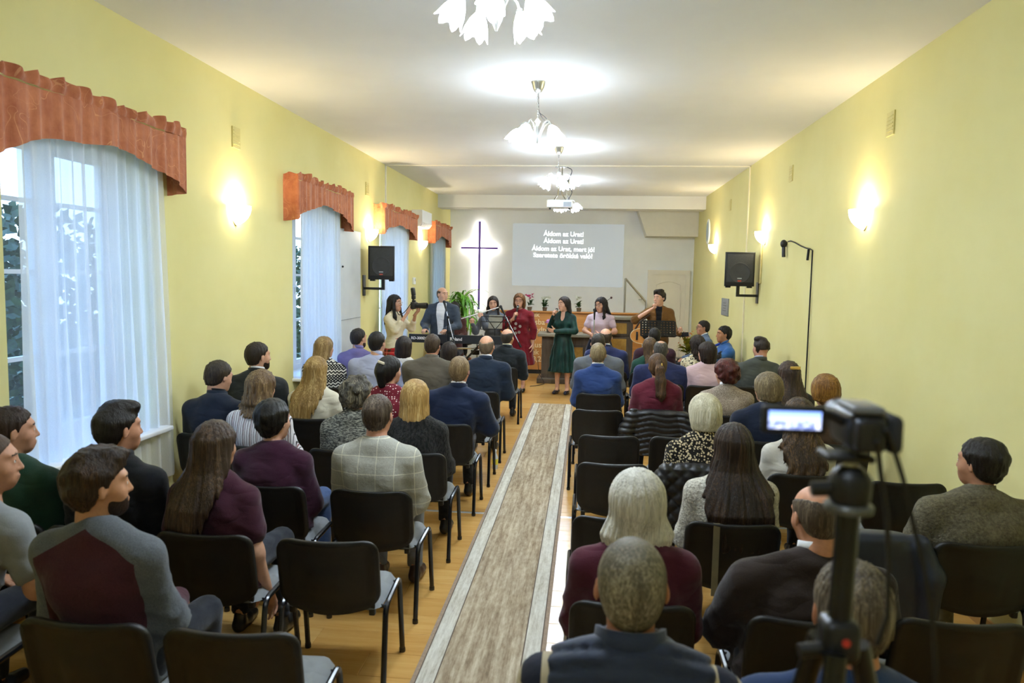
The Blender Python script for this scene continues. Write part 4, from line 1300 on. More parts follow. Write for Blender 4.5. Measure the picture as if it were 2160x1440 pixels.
seat('greying man in the windowpane-check sweater', 798, 832, 4.15, 'm', cx=-1.22, hair=hr('short', '45372b', col2='8a7a66', nape=-.085, t=.009), top=PLAID, top_name='sweater', hyaw=-.12, sk='c9937a', label='man in grey windowpane-check sweater sitting by the aisle', arms='lap', bottom=JEAN, wide=1.0, fat=.01, shoes=SOCK)
seat('blonde woman in the black fur jacket', 877, 802, 5.1, 'f', cx=-1.20, hair=hr('bob', 'b18a4c', col2='e8cd90', len=.2, wd=1.05), top=FUR, top_name='jacket', hyaw=-.1, label='woman with straight blonde bob in black fur jacket by the aisle', wide=1.08, bottom=BLACKC)
seat('woman with grey-streaked hair in the marled sweater', 756, 797, 5.1, 'f', cx=-1.72, hair=hr('curly', '3a352c', col2='a79c80', vol=-.006), top=TWEED, top_name='sweater', hyaw=-.5, label='woman with short grey-streaked dark hair in marled grey sweater', wide=1.1)
seat('wavy-haired woman in the striped blouse', 552, 782, 5.1, 'f', cx=-2.40, hair=hr('wavy', '6b5236', col2='b5986a', len=.2, wd=1.35), top=STRIPE, top_name='blouse', hyaw=-.25, label='woman with wavy dark-blonde hair in white striped blouse', arms='out', wide=1.1)
seat('man in the navy jacket bending his head', 462, 762, 5.42, 'm', cx=-2.90, hair=hr('short', '2a211a', col2='5a4a3a', nape=-.075), top=cloth('dark_navy_wool', '1e2533'), top_name='jacket', hyaw=-.5, hpitch=.22, label='man in dark navy jacket and black turtleneck bending his head', collar=BLACKC, standcol=True, wide=1.0, headfwd=.03)
seat('bearded man in the charcoal suit', 545, 722, 6.16, 'm', cx=-2.95, hair=hr('short', '241a13', nape=-.07, t=.012), top=CHAR, top_name='jacket', hyaw=-.65, beard='2a1e16', collar=WSH, standcol=True, label='bearded dark-haired man in charcoal suit by the yellow wall', wide=1.08, fine=True)
seat('long-haired blonde woman in the cream blouse', 668, 752, 6.16, 'f', cx=-2.40, hair=hr('long', '9a7840', col2='dcbf84', len=.44, wd=1.3, dx=-.06), top=cloth('cream_blouse_cloth', 'd9d2bb', var=.06), top_name='blouse', hyaw=-.12, label='woman with long blonde hair in cream blouse', arms='lap', wide=1.05)
seat(key='clip', who='dark-haired woman in the dotted burgundy blouse', px=823, py=752, row=6.16, sex='f', cx=-1.72, hair=hr('clip', '120e0c', nape=-.11, t=.018), top=POLKA, top_name='blouse', hyaw=-.5, label='dark-haired woman with pearl hair clip in dotted burgundy blouse')
seat('fair-haired man in the navy suit', 970, 752, 6.16, 'm', cx=-1.18, hair=hr('short', '7b6446', col2='b09a74', nape=-.085, t=.012), top=NAVY, top_name='jacket', hyaw=-.12, collar=WSH, standcol=True, label='fair-haired man in navy suit with white collar by the aisle', arms='cross', wide=1.12, fat=.01, sk='cf9a83')
seat('blonde woman in the black and white patterned sweater', 685, 710, 7.9, 'f', cx=-2.90, hair=hr('long', '8a6e45', col2='c9ae7c', len=.26, wd=1.1), top=AZTEC, top_name='sweater', hyaw=-.45, label='blonde woman in black and white patterned sweater by the window', wide=1.1)
seat('man in the pale blue shirt', 796, 700, 8.0, 'm', cx=-2.38, hair=hr('short', '1a1512', nape=-.085, t=.014), top=cloth('pale_blue_shirt_cotton', 'a9b0cf', var=.06), top_name='shirt', hyaw=-.3, label='dark-haired man in pale blue shirt', collar=cloth('pale_blue_collar', 'b4bad6', var=.04), wide=1.15, fat=.02, arms='out')
seat('man in the taupe suit', 913, 705, 8.0, 'm', cx=-1.76, hair=hr('short', '3b2d22', col2='6a5a48', nape=-.08, t=.012), top=TAUPE, top_name='jacket', hyaw=-.15, standcol=True, label='brown-haired man in taupe suit', wide=1.2, fat=.015, sk='c48d72')
seat('bald man in the dark blue suit', 1027, 707, 8.0, 'm', cx=-1.17, hair=hr('bald', '6a5c4c', t=.005, ring=.012), top=DKBLUE, top_name='jacket', hyaw=-.1, collar=WSH, standcol=True, label='bald man in dark blue suit with white collar by the aisle', wide=1.15, fat=.012, sk='d3a083', bottom=cloth('grey_trouser_cloth', '55585c'))
seat('man in the lilac shirt', 757, 693, 9.05, 'm', cx=-2.90, hair=hr('short', '241d19', nape=-.07, t=.013), top=cloth('lilac_shirt_cotton', '776e9c', var=.07), top_name='shirt', hyaw=-.55, label='bearded dark-haired man in lilac shirt by the shutter panel', collar=cloth('lilac_collar', '7d74a2', var=.04), beard='2a211c')
seat('girl with dark bobbed hair in the white top', 853, 710, 9.05, 'f', cx=-2.33, hair=hr('bob', '241a14', len=.14), top=cloth('white_top_cotton', 'd6d3cc', var=.05), top_name='blouse', hyaw=-.25, label='girl with dark bobbed hair in white top behind the tartan skirt')
seat('woman whose dark hair shows behind the taupe suit', 948, 722, 9.05, 'f', cx=-1.72, hair=hr('bob', '2c211b', len=.17), top=BLACKC, top_name='blouse', hyaw=-.1, label='woman with straight dark hair half hidden before the keyboard')
seat('balding man in the black suit nearest the stage', 1071, 693, 10.2, 'm', cx=-1.17, hair=hr('bald', '3c362f', t=.009, ring=-.004), top=cloth('black_suit_wool', '1d2226', var=.1), top_name='jacket', hyaw=-.35, collar=cloth('ivory_collar', 'd8cfae', var=.04), standcol=True, label='balding man in black suit in the front seat by the aisle', wide=1.12, sk='cf9c80')

# ------------------------------------------------ right block
seat('grey crew-cut man in the quilted vest', 1335, 1135, 1.66, 'm', hair=hr('buzz', '6b6350', col2='b3aa92', nape=-.11, t=.008, sx=140, sz=60), top=CHECK, top_name='shirt', vest=cloth('navy_quilted_nylon', '2c3447', rough=.6, var=.08, bump=.2), label='man with grey crew cut in navy quilted vest, nearest the camera', wide=1.02, fat=.015, sk='c48a6c', arms='lap')
seat('white-haired woman in the maroon cardigan', 1345, 1002, 2.84, 'f', cx=.21, hair=hr('bob', 'd8d3c4', col2='fbf8ee', len=.17, wd=1.4, t=.036), top=MAROON, top_name='sweater', hyaw=.1, label='woman with straight white bob in maroon cardigan', wide=1.12, fat=.02, arms='lap', lean=.03)
seat('balding man in the brown sweater', 1722, 1024, 2.80, 'm', cx=.88, hair=hr('bald', '55483a', col2='8d7b62', t=.008, ring=-.012), top=cloth('dark_brown_rib_knit', '2b211c', var=.15, weave=160), top_name='sweater', hyaw=.25, hpitch=.22, collar=WSH, label='balding man in dark brown sweater with white collar', wide=1.2, fat=.03, arms='cross', sk='cb9271', lean=.04)
seat('grey-haired man behind the tripod', 1800, 1184, 1.66, 'm', hair=hr('short', '5a4f42', col2='9a8d78', nape=-.1, t=.012), top=cloth('dark_blue_jacket_cloth', '2c3f63'), top_name='jacket', label='man with thin grey hair seen behind the camcorder tripod', sk='bb8163', wide=1.1)
seat('dark-haired woman in the beige fleece coat', 2070, 927, 3.75, 'f', cx=1.97, hair=hr('crop', '17110d', nape=-.075, t=.018), top=FLEECE, top_name='coat', hyaw=.55, label='woman with short dark hair in beige fleece coat by the right wall', standcol=.03, wide=1.25, fat=.03, arms='out', bottom=cloth('olive_skirt_cloth', '6a6448'), sk='b98668')
seat('long-haired woman in the cream knit', 1547, 895, 3.88, 'f', cx=.79, hair=hr('long', '231710', col2='4f3826', len=.49, wd=1.5, vol=.004, bw=1.5), top=BOUCLE, top_name='sweater', hyaw=.1, label='woman with very long dark brown hair in cream knit', wide=1.1)
seat('white-haired woman in the spotted blouse', 1487, 835, 5.0, 'f', cx=.80, hair=hr('bob', 'cfc6a6', col2='f6f0de', len=.1, t=.028), top=SPOTS, top_name='blouse', hyaw=.25, label='woman with short white hair in black blouse with cream spots', wide=1.1, standcol=.03)
seat('wavy-haired woman in the white jumper', 1686, 842, 4.95, 'f', cx=1.46, hair=hr('wavy', '3a2a1c', col2='7a5c38', len=.41, wd=1.25, bw=1.4), top=cloth('white_jumper_knit', 'cfc9bb', var=.06), top_name='sweater', hyaw=.1, label='woman with long wavy brown hair in white jumper behind the camcorder screen', wide=1.05)
seat('grey-blonde person in the navy cardigan', 1620, 788, 5.95, 'f', cx=1.46, hair=hr('bob', '6f5f45', col2='ab9a74', len=.08, t=.024), top=cloth('dark_navy_knit', '182033', var=.12), top_name='sweater', hyaw=.5, collar=WSH, label='grey-blonde bespectacled person in dark navy cardigan', wide=1.25, fat=.015, glasses='2a2a2a')
seat('ginger-haired woman by the right wall', 1742, 793, 5.95, 'f', cx=1.98, hair=hr('bob', '7d541f', col2='c08d42', len=.06, t=.028, wave=1.5), top=cloth('brown_cardigan_knit', '4c3a2c'), top_name='sweater', label='woman with rounded ginger hair by the right wall')
seat(key='pony', who='woman with a ponytail in the wine sweater', px=1388, py=745, row=7.05, sex='f', cx=.70, hair=hr('pony', '3d2a1c', col2='75532f', len=.3, dx=.02), top=WINE, top_name='sweater', hyaw=.0, label='woman with long brown ponytail in wine-red sweater', wide=1.05)
seat('red-curled woman in the woven jacket', 1532, 760, 7.05, 'f', cx=1.36, hair=hr('curly', '3f1512', col2='6d2a22'), top=TWEED2, top_name='jacket', hyaw=.45, collar=WSH, label='woman with dark red curls in woven beige jacket', wide=1.15)
seat(key='barrette', who='woman with a gold barrette', px=1664, py=762, row=7.05, sex='f', cx=1.95, hair=hr('long', '2c1e17', col2='5b4230', len=.4, wd=1.3), top=cloth('dark_knit', '2b2724'), top_name='sweater', hyaw=.25, label='woman with long brown hair held by a gold barrette')
seat('fair-haired man in the bright blue suit', 1262, 724, 8.1, 'm', cx=.16, hair=hr('short', '7c6b4e', col2='b7a47c', nape=-.08, t=.014), top=BLUE, top_name='jacket', hyaw=.05, collar=WSH, standcol=True, label='fair-haired man in bright blue suit right of the aisle', wide=.96, sk='cf9a83')
seat('balding man in the blue suit', 1394, 718, 9.0, 'm', cx=.95, hair=hr('balding', '3b3936', col2='7a7670', by=-.03, t=.01), top=cloth('royal_navy_wool', '2a3158', var=.1), top_name='jacket', hyaw=.05, label='man with bald crown in navy suit behind the ponytail', collar=WSH, wide=1.25, fat=.012, standcol=True)
seat('man in the grey suit', 1262, 703, 9.05, 'm', cx=.20, hair=hr('balding', '2f2924', by=.05, t=.010, nape=-.06), top=GREYS, top_name='jacket', hyaw=.0, label='dark-haired man in grey suit behind the bright blue suit', wide=1.2, standcol=True)
seat('bald man in the navy suit of the front row', 1278, 692, 10.1, 'm', cx=.33, hair=hr('bald', '3a2d22', t=.006), top=NAVY2, top_name='jacket', hyaw=.0, label='bald man in ink-blue suit before the pulpit', wide=1.15, collar=WSH, standcol=True, sk='d6a488')
seat('woman with bobbed dark hair in the pink blazer', 1491, 722, 9.0, 'f', cx=1.46, hair=hr('bob', '1f140f', col2='43302a', len=.12), top=cloth('pale_pink_blazer_cloth', 'd2b6be', var=.05), top_name='jacket', hyaw=.75, label='woman with dark bob in pale pink blazer, face turned left', wide=1.15, fine=True, standcol=True)
seat('man with a fade haircut in the grey-green suit', 1606, 713, 9.05, 'm', cx=2.0, hair=hr('quiff', '2b211b', nape=-.005, t=.012), top=GREENG, top_name='jacket', hyaw=.4, label='man with faded haircut in grey-green suit by the right wall', collar=cloth('pale_blue_collar', 'b4bad6', var=.04), standcol=True, wide=1.03, sk='cf9a83', fine=True)
seat('long-haired woman in the green sweater', 1371, 712, 10.1, 'f', cx=.86, hair=hr('long', '4a3626', col2='8c7048', len=.5, wd=.9), top=cloth('bottle_green_sweater', '1f4436'), top_name='sweater', hyaw=.25, label='woman with long light brown hair in bottle-green sweater')
seat('dark-haired woman in the floral blouse', 1471, 708, 10.1, 'f', cx=1.56, hair=hr('wavy', '1e1512', col2='43332a', len=.2), top=FLORAL, top_name='blouse', hyaw=.35, label='woman with wavy dark hair in cream floral blouse')
seat('dark-haired man in the burgundy jacket', 1381, 692, 11.0, 'm', cx=1.05, hair=hr('short', '161414', nape=-.08, t=.014), top=cloth('burgundy_jacket_wool', '38202c', var=.1), top_name='jacket', hyaw=.1, label='black-haired man in burgundy jacket before the guitarist', wide=1.2, standcol=True)

# ------------------------------------------------ empty chairs
for lab, X, row, yw in [
    ('empty black stacking chair at the bottom of the left block, nearest the aisle', -1.21, 2.42, .05),
    ('empty black stacking chair with grey seat showing, behind the windowpane-check sweater', -1.19, 3.33, .05),
    ('empty black stacking chair between the marled sweater and the striped blouse', -2.05 + .02, 6.16 - 1.06 + 1.95, 0),
    ('empty black stacking chair by the aisle behind the bald man in dark blue', -1.17, 7.05, 0),
    ('empty black stacking chair left of the plum T-shirt, under the near curtain', -2.75, 4.2, 0),
    ('empty black stacking chair beside the aisle behind the bright blue suit', .135, 7.08, 0),
    ('empty black stacking chair in the right block, third back from the bright blue suit', .21, 5.93, 0),
    ('empty black stacking chair in the right block with seat showing above the white bob', .21, 5.03, 0),
    ('empty black stacking chair half hidden by the white-haired woman in maroon', .20, 3.88, 0),
    ('empty black stacking chair left of the spotted blouse, one row ahead', .78, 5.97, 0),
    ('empty black stacking chair behind the balding man in brown and the tripod', 1.42, 3.78, 0),
    ('empty black stacking chair against the right wall before the beige fleece coat', 2.05, 4.86, 0),
    ('empty black stacking chair at the bottom right corner', 1.43, 2.86, 0),
]:
    chair(X, row, lab, yw)
# ================================================================ STANDING FIGURES
def standing(label, X, Y, yaw, H, sex, sk='cf9f86', hair=None, arms=None, hands=None, hyaw=0., hpitch=0., hroll=0., garments=(), glasses=None, expo_arm=1.0,
             expo_leg=False, shoes=None, beard=None, wide=1.0, fat=0., hairlab=None, lipc=None):
    """arms: {side: (elbow, wrist)} in the local frame (faces +y, +1 = own right side = +x); garments: list of dicts"""
    dist = math.hypot(X, Y)
    p = Fig(label, (X, Y, 0), yaw, sex, sk, dist); p.hb = .013; p.hh = .0105
    g = sex == 'm'; hz = H - .125; zs = hz - (.222 if g else .212); zc = .485 * H
    hw = (.165 if g else .172) * wide + fat; ww = (.148 if g else .125) * wide + fat * 1.2; cw = (.172 if g else .146) * wide + fat * .8; bw = (.19 if g else .162) * wide + fat * .5
    zw = zc + (zs - zc) * .42
    def torso(f, o, bot=None, k=.03):
        bot = bot if bot is not None else zc - .03
        f.loft([(bot, 0, 0, hw + o, .115 + fat * .6 + o), (zc + .08, 0, 0, hw + o, .118 + fat * .6 + o), (zw + .02, 0, .005, ww + o, .098 + fat + o), (zs - .12, 0, .008, cw + o, .118 + fat * .6 + o), (zs - .04, 0, 0, cw * .95 + o, .098 + o), (zs + .02, 0, -.01, cw * .62 + o, .072 + o), (zs + .06, 0, -.015, .072 + o, .058 + o)], k, p=2.3)
        for q in (-1, 1): f.cone((q * .03, -.012, zs + .052), (q * (bw - .01), -.01, zs - .028), .042 + o, .048 + o, .05)
        if not g:
            for q in (-1, 1): f.ell((q * .065, .085 + fat * .5, zs - .145), (.062 + o, .055 + o, .06 + o), .04)
        f.cone((0, -.012, zs + .02), (0, -.012, zs + (.09 if o <= 0 else .05)), .058 + o, .046 + o * .5, .04)
        return f
    A = {}
    for q in (-1, 1):
        S = np.array([q * bw, -.01, zs - .035])
        if arms and q in arms: El, Wr = (np.array(v, float) for v in arms[q])
        else: El = S + np.array([q * .05, -.02, -.29]); Wr = El + np.array([q * .01, .08, -.25])
        A[q] = (S, El, Wr)
    r0, r1, r3 = (.055, .043, .030) if g else (.046, .038, .024)
    r0 += fat * .3; r1 += fat * .2
    def arm(f, q, o, a=1.0, k=.04):
        S, El, Wr = A[q]
        if a >= 1: f.chain([S, El, Wr], [r0 + o, r1 + o, r3 + o * 1.1], k)
        elif a > .5:
            t = (a - .5) * 2; E2 = El + (Wr - El) * t
            f.chain([S, El, E2], [r0 + o, r1 + o, r1 + (r3 - r1) * t + o], k)
        else: f.chain([S, S + (El - S) * (a * 2)], [r0 + o, r0 + (r1 - r0) * a * 2 + o + .006], k)
    ank = .085
    kz = .275 * H
    L = {q: [(q * .085, 0, zc), (q * .09, .018, kz), (q * .092, -.012, ank)] for q in (-1, 1)}
    f = Field((-.62, -.35, .03), (.62, .62, zs + .16), .0135 if expo_leg else .017)
    torso(f, -.012)
    for q in (-1, 1):
        arm(f, q, -.0015)
        f.chain(L[q], [.078, .05, .034], .03); f.cone((q * .09, -.02, kz - .02), (q * .092, -.03, kz - .14), .045, .047, .03)
        if expo_leg: f.chain([(q * .092, -.015, ank), (q * .095, .05, .045), (q * .1, .13, .03)], [.034, .032, .026], .02)
    p.head((0, .012, hz), hyaw, hpitch, hroll, hair, True, hairlab=hairlab, beard=beard)
    for q in (-1, 1):
        S, El, Wr = A[q]; d = Wr - El
        hs = (hands or {}).get(q, ('relax', None, (-q, 0, 0)))
        p.hand(Wr, d if hs[1] is None else hs[1], hs[2], q, hs[0], True)
    p.finish_body(f)
    sd = p.seed
    for gm in garments:
        kd = gm['kind']; o = gm.get('o', .012); mat = gm['mat']; name = gm['name']
        f = Field((-.64, -.36, .02), (.64, .64, zs + .12), gm.get('h', .016))
        if kd == 'top':
            torso(f, o, gm.get('bot', zc - .05))
            for q in (-1, 1): arm(f, q, o + .004, gm.get('sleeve', {}).get(q, 1.0) if isinstance(gm.get('sleeve'), dict) else gm.get('sleeve', 1.0))
        elif kd == 'dress':
            torso(f, o, zw - .02)
            for q in (-1, 1): arm(f, q, o + .003, gm.get('sleeve', 1.0))
            hem = gm['hem']; fl = gm.get('flare', .1)
            f.loft([(hem, 0, .0, hw + fl, .15 + fl * .8), (hem + (zw - hem) * .55, 0, 0, hw + fl * .45, .135 + fl * .4), (zw - .02, 0, .005, ww + o + .004, .105 + fat + o)], .03, pleat=gm.get('pleat'))
        elif kd == 'skirt':
            hem = gm['hem']; fl = gm.get('flare', .1); top = gm.get('topz', zw)
            f.loft([(hem, 0, 0, hw + fl, .14 + fl * .8), (hem + (top - hem) * .6, 0, 0, hw + fl * .4, .13 + fl * .4), (top, 0, .005, ww + o + .004, .105 + o)], .02, pleat=gm.get('pleat'))
        elif kd == 'trousers':
            f.loft([(zc - .06, 0, 0, hw + .012, .125), (zc + .1, 0, 0, hw * .97, .12)], .03)
            for q in (-1, 1): f.chain(L[q], [.092, .068, .055], .025)
            f.cut(lambda x, y, z: .06 - z + 0 * x, .006)
        wr = gm.get('wr', .007)
        if kd in ('top', 'trousers', 'dress'):
            f.disp(lambda x, y, z: -wr * (.6 * np.sin(z * 30 + 10 * np.abs(x) + 2 * np.sin(x * 14 + sd) + sd) * np.clip((zs - .05 - z) * 5, 0, 1) + .7 * snoise(x + 0 * y + 0 * z, y + 0 * x, z + 0 * x, 22, sd)))
        if kd in ('top', 'dress'):
            no = gm.get('neck', 0.0)
            f.cut_ell((0, -.002 + no * .25, zs + .155), (.062 + no, .060 + no, .082 + no * 1.1), .01)
            if gm.get('vee'): f.cut_ell((0, .11, zs + .075), (.05, .10, gm['vee'] + .06), .01)
            if gm.get('open'):  # open front showing the shirt
                w0 = gm['open']; f.cut(lambda x, y, z: np.minimum(np.minimum(w0 * (.35 + .65 * np.clip((z - zc - .02) / (zs - zc), 0, 1)) - np.abs(x), y - .03), z - zc + .06), .006)
        if gm.get('fn'): gm['fn'](f, dict(zs=zs, zc=zc, zw=zw, A=A))
        V, Q = f.mesh(); p.put(name, V, Q, mat)
    sm = shoes or plain('black_leather', '15130f', .35)
    for q in (-1, 1):
        f = Field((q * .095 - .07, -.11, 0), (q * .095 + .07, .24, .13), .013)
        f.chain([(q * .092, -.045, .04), (q * .096, .05, .038), (q * .104, .15, .028)], [.038, .04, .033], .02)
        if not expo_leg: f.cone((q * .092, -.02, .06), (q * .092, -.018, .1), .036, .036, .015)
        else: f.cut_ell((q * .093, .01, .085), (.036, .085, .05), .006)
        f.cut(lambda x, y, z: .005 - z + 0 * x, .004)
        V, Q = f.mesh(); p.put('shoe', V, Q, sm)
    if glasses: p.glasses(glasses)
    p.A = A; p.zs = zs; p.zc = zc; p.H = H
    return p
def topz(px, py, Y): return at_y(px, py, Y)
def loc2world(p, v):
    return np.array(Matrix.Rotation(p.o.rotation_euler.z, 3, 'Z') @ Vector(v)) + np.array(p.o.location)
MICB = plain('microphone_black', '121214', .4); MICG = plain('microphone_grille', '3a3b3e', .45, .7, bump=.6, bscale=900)
def microphone(label, tip, tail):
    """handheld vocal microphone from grille (tip) to cable end"""
    tip = Vector(tip); tail = Vector(tail); d = (tip - tail); L = d.length
    m = thing('microphone', label, 'microphone', tail)
    m.rotation_mode = 'QUATERNION'; m.rotation_quaternion = d.to_track_quat('Z', 'Y')
    MB().lathe([(.0, 0), (.011, 0), (.0125, .05), (.017, L - .055), (.017, L - .05)], n=14).build('handle', MICB, m)
    MB().ball((0, 0, L - .028), .027, 14, 8, (1, 1, 1.12)).build('grille', MICG, m)
    MB().lathe([(.021, L - .052), (.026, L - .045), (.026, L - .036)], n=14).build('ring', CHROME, m)
    return m

# ---------------- the singers and players
def fl(px, Y): return at_y(px, 650, Y)[0]
# 1 photographer
Yp = 11.3; P = at_y(832, 622, Yp)
def p_tartan(t):
    x, y, z = sep(t, t.coord())
    a = t.math('ADD', x, t.math('MULTIPLY', y, 1.0))
    c = t.mix(lines(t, a, .075, .38), 'a41722', '2a3a24'); c2 = t.mix(lines(t, z, .075, .38), 'b01a22', '232a1e')
    m = t.mix(.5, c, c2); w = t.math('MAXIMUM', lines(t, a, .075, .05, .02), lines(t, z, .075, .05, .02))
    t.color(t.mix(w, m, 'c9b58a'))
TARTAN = pat('red_tartan_wool', p_tartan)
CREAMK = cloth('cream_roll_neck_knit', 'd6cdb4', var=.06)
ph = standing('photographer with long black hair in cream roll-neck and red tartan skirt', P[0] + .0, Yp, -math.pi / 2 - .35, P[2], 'f', hair=hr('long', '0f0c0d', col2='2b2428', len=.36, front=.1, back=-.135), hyaw=.1,
    arms={1: ((.20, .16, 1.20), (.075, .29, 1.475)), -1: ((-.19, .2, 1.22), (-.05, .36, 1.46))}, hands={1: ('pinch', (-.1, .25, .5), (-1, .2, 0)), -1: ('pinch', (.1, .4, .35), (0, .1, 1))},
    garments=[dict(kind='skirt', name='tartan_skirt', mat=TARTAN, hem=.62, flare=.04), dict(kind='top', name='sweater', mat=CREAMK, sleeve={1: .72, -1: .72}, bot=.88),
              ], glasses='c9b9a8')
f_ = Field((-.09, -.1, ph.zs + .02), (.09, .09, ph.zs + .14), .008); f_.cone((0, -.012, ph.zs + .04), (0, -.008, ph.zs + .105), .056, .05, .01); V_, Q_ = f_.mesh(); ph.put('roll_neck', V_, Q_, CREAMK)
cw_ = loc2world(ph, (0.0, .36, ph.H - .15))
ca = thing('photo_camera', 'black photo camera with flash and long lens held by the photographer', 'camera', cw_, -math.pi / 2 - .12)
MB().rbox((0, 0, 0), (.145, .07, .11), .018).rbox((-.055, .03, -.005), (.035, .03, .1), .012).build('camera_body', BLACKPL, ca)
MB().lathe([(.0, .03), (.037, .03), (.04, .09), (.043, .13), (.047, .18), (.047, .215), (.04, .215), (.036, .19), (.0, .185)], n=20, rot=Matrix.Rotation(-math.pi / 2, 3, 'X')).build('lens', BLACKPL, ca)
MB().rbox((0, 0, .068), (.05, .055, .03), .01).build('viewfinder_hump', BLACKPL, ca)
MB().rbox((0, -.005, .125), (.065, .055, .06), .012).rbox((0, -.012, .21), (.075, .055, .12), .014, Matrix.Rotation(.15, 3, 'X')).rbox((0, -.01, .09), (.03, .03, .03), .006).build('flash', BLACKPL, ca)
MB().rbox((0, -.02, .272), (.06, .042, .008), .003, Matrix.Rotation(.15, 3, 'X')).build('flash_window', plain('flash_diffuser', 'd9d6cf', .3), ca)
MB().tube(curve([(.07, -.03, .02), (.12, -.1, -.1), (.10, -.2, -.16), (.06, -.25, -.1)]), .006, 6).build('strap', BLACKPL, ca)

# 2 keyboard player
Yk = 12.85; P = at_y(934, 606, Yk)
DKG = cloth('slate_blazer_wool', '3c444f', var=.1)
kb = standing('bald man in slate blazer and white shirt playing the keyboard', P[0], Yk, math.pi - .1, P[2], 'm', hair=hr('bald', '4a3a2e', t=.004, ring=.015), hyaw=1.0, wide=1.12, fat=.012,
    arms={1: ((.30, .08, 1.20), (.20, .33, 1.13)), -1: ((-.30, .06, 1.20), (-.16, .33, 1.13))}, hands={1: ('play', (0, 1, -.05), (0, 0, -1)), -1: ('play', (0, 1, -.05), (0, 0, -1))},
    garments=[dict(kind='trousers', name='trousers', mat=cloth('navy_trouser_cloth', '1f2a44')), dict(kind='top', name='shirt', mat=WSH, o=.006, sleeve=.2, bot=.93), dict(kind='top', name='blazer', mat=DKG, o=.02, open=.085, bot=.82)], sk='d0a084')
def w2l(w, X, Y, yaw):
    return tuple(Matrix.Rotation(-yaw, 3, 'Z') @ (Vector(w) - Vector((X, Y, 0))))
# 3 flutist
Yf = 13.25; P = at_y(1040, 625, Yf)
GREYT = cloth('grey_flecked_knit', '5d626b', var=.35, weave=180)
fw_ = math.pi + .25
flt = standing('flute player with long dark hair in grey flecked dress', P[0], Yf, fw_, P[2], 'f', hair=hr('long', '1a1312', col2='3a2c28', len=.34, front=.06, back=-.135), hyaw=-.15, hpitch=.12,
    arms={1: (w2l(at_y(1003, 699, 13.10), P[0], Yf, fw_), w2l(at_y(997, 684, 12.98), P[0], Yf, fw_)), -1: (w2l(at_y(1024, 690, 12.98), P[0], Yf, fw_), w2l(at_y(1017, 671, 12.95), P[0], Yf, fw_))}, hands={1: ('grip', (.02, .1, .4), (-.2, -1, 0)), -1: ('grip', (.25, .0, .3), (0, -1, 0))},
    garments=[dict(kind='dress', name='dress', mat=GREYT, hem=.55, flare=.03)])
mo = loc2world(flt, (-.02, .135, P[2] - .19)); e0 = at_y(1052, 648, 13.10); e1 = at_y(973, 672, 12.95)
fl_ = thing('flute', 'long silver flute held sideways by the flute player', 'flute', e0)
dv = Vector(e1 - e0); fl_.rotation_mode = 'QUATERNION'; fl_.rotation_quaternion = dv.to_track_quat('Z', 'Y'); FL = dv.length
FSIL = plain('flute_silver', 'f0f0f4', .25, .25, var=.03)
MB().lathe([(.0, 0), (.0095, 0), (.0095, FL), (.0, FL)], n=12).build('tube', FSIL, fl_)
for k in range(9): MB().lathe([(.0, .0), (.008, .0), (.008, .006), (0, .006)], n=10, rot=Matrix.Rotation(math.pi / 2, 3, 'X')).build('key', CHROME, fl_, loc=(0, -.008, FL * (.42 + .055 * k)))
for k in (.3, .9): MB().lathe([(.0105, -.01), (.012, 0), (.0105, .01)], n=12).build('ring', CHROME, fl_, loc=(0, 0, FL * k))
# 4 maroon dress
Ym = 13.2; P = at_y(1096, 620, Ym)
MDR = cloth('maroon_dress_jersey', '6d1520', var=.14)
md = standing('woman in maroon dress with glasses and auburn curls singing into a microphone', P[0], Ym, math.pi - .05, P[2], 'f', hair=hr('bob', '6a4628', col2='a87b4c', len=.12, wave=2.0, amp=.007, t=.022), hyaw=-.05, wide=1.12, fat=.025,
    arms={1: ((.27, .10, 1.15), (.06, .23, 1.34)), -1: ((-.27, .0, 1.12), (-.26, .04, .86))}, hands={1: ('grip', (-.25, .3, .75), (-.7, -.6, 0)), -1: ('relax', None, (1, 0, 0))},
    garments=[dict(kind='dress', name='dress', mat=MDR, hem=.50, flare=.075, sleeve=.78, neck=.02, pleat=(17, 1.05, .05))], expo_leg=True, glasses='3a2a4a')
hw_ = loc2world(md, (.03, .27, 1.40)); tp = loc2world(md, (.0, .155, P[2] - .195))
microphone('black microphone held to the mouth of the woman in maroon', tp, hw_ + np.array([.0, -.02, -.09]))
nk = MB(); 
for a, b in (((-.05, .1, 1.42), (-.02, .165, 1.2)), ((.05, .1, 1.42), (.02, .165, 1.2))): nk.tube([a, ((a[0] + b[0]) / 2, .155, 1.32), b], .003, 5)
nko = nk.build('necklace', plain('necklace_cord', '3a2a28', .5), md.o)
for k, (x, z) in enumerate(((.03, 1.235), (-.045, 1.19), (.045, 1.15), (-.03, 1.085), (.03, 1.07))):
    MB().lathe([(.0, 0), (.026, 0), (.026, .005), (0, .005)], n=14, rot=Matrix.Rotation(-math.pi / 2, 3, 'X')).build('disc', plain('silver_disc', 'b8b2ac', .3, .8), nko, loc=(x, .185, z))
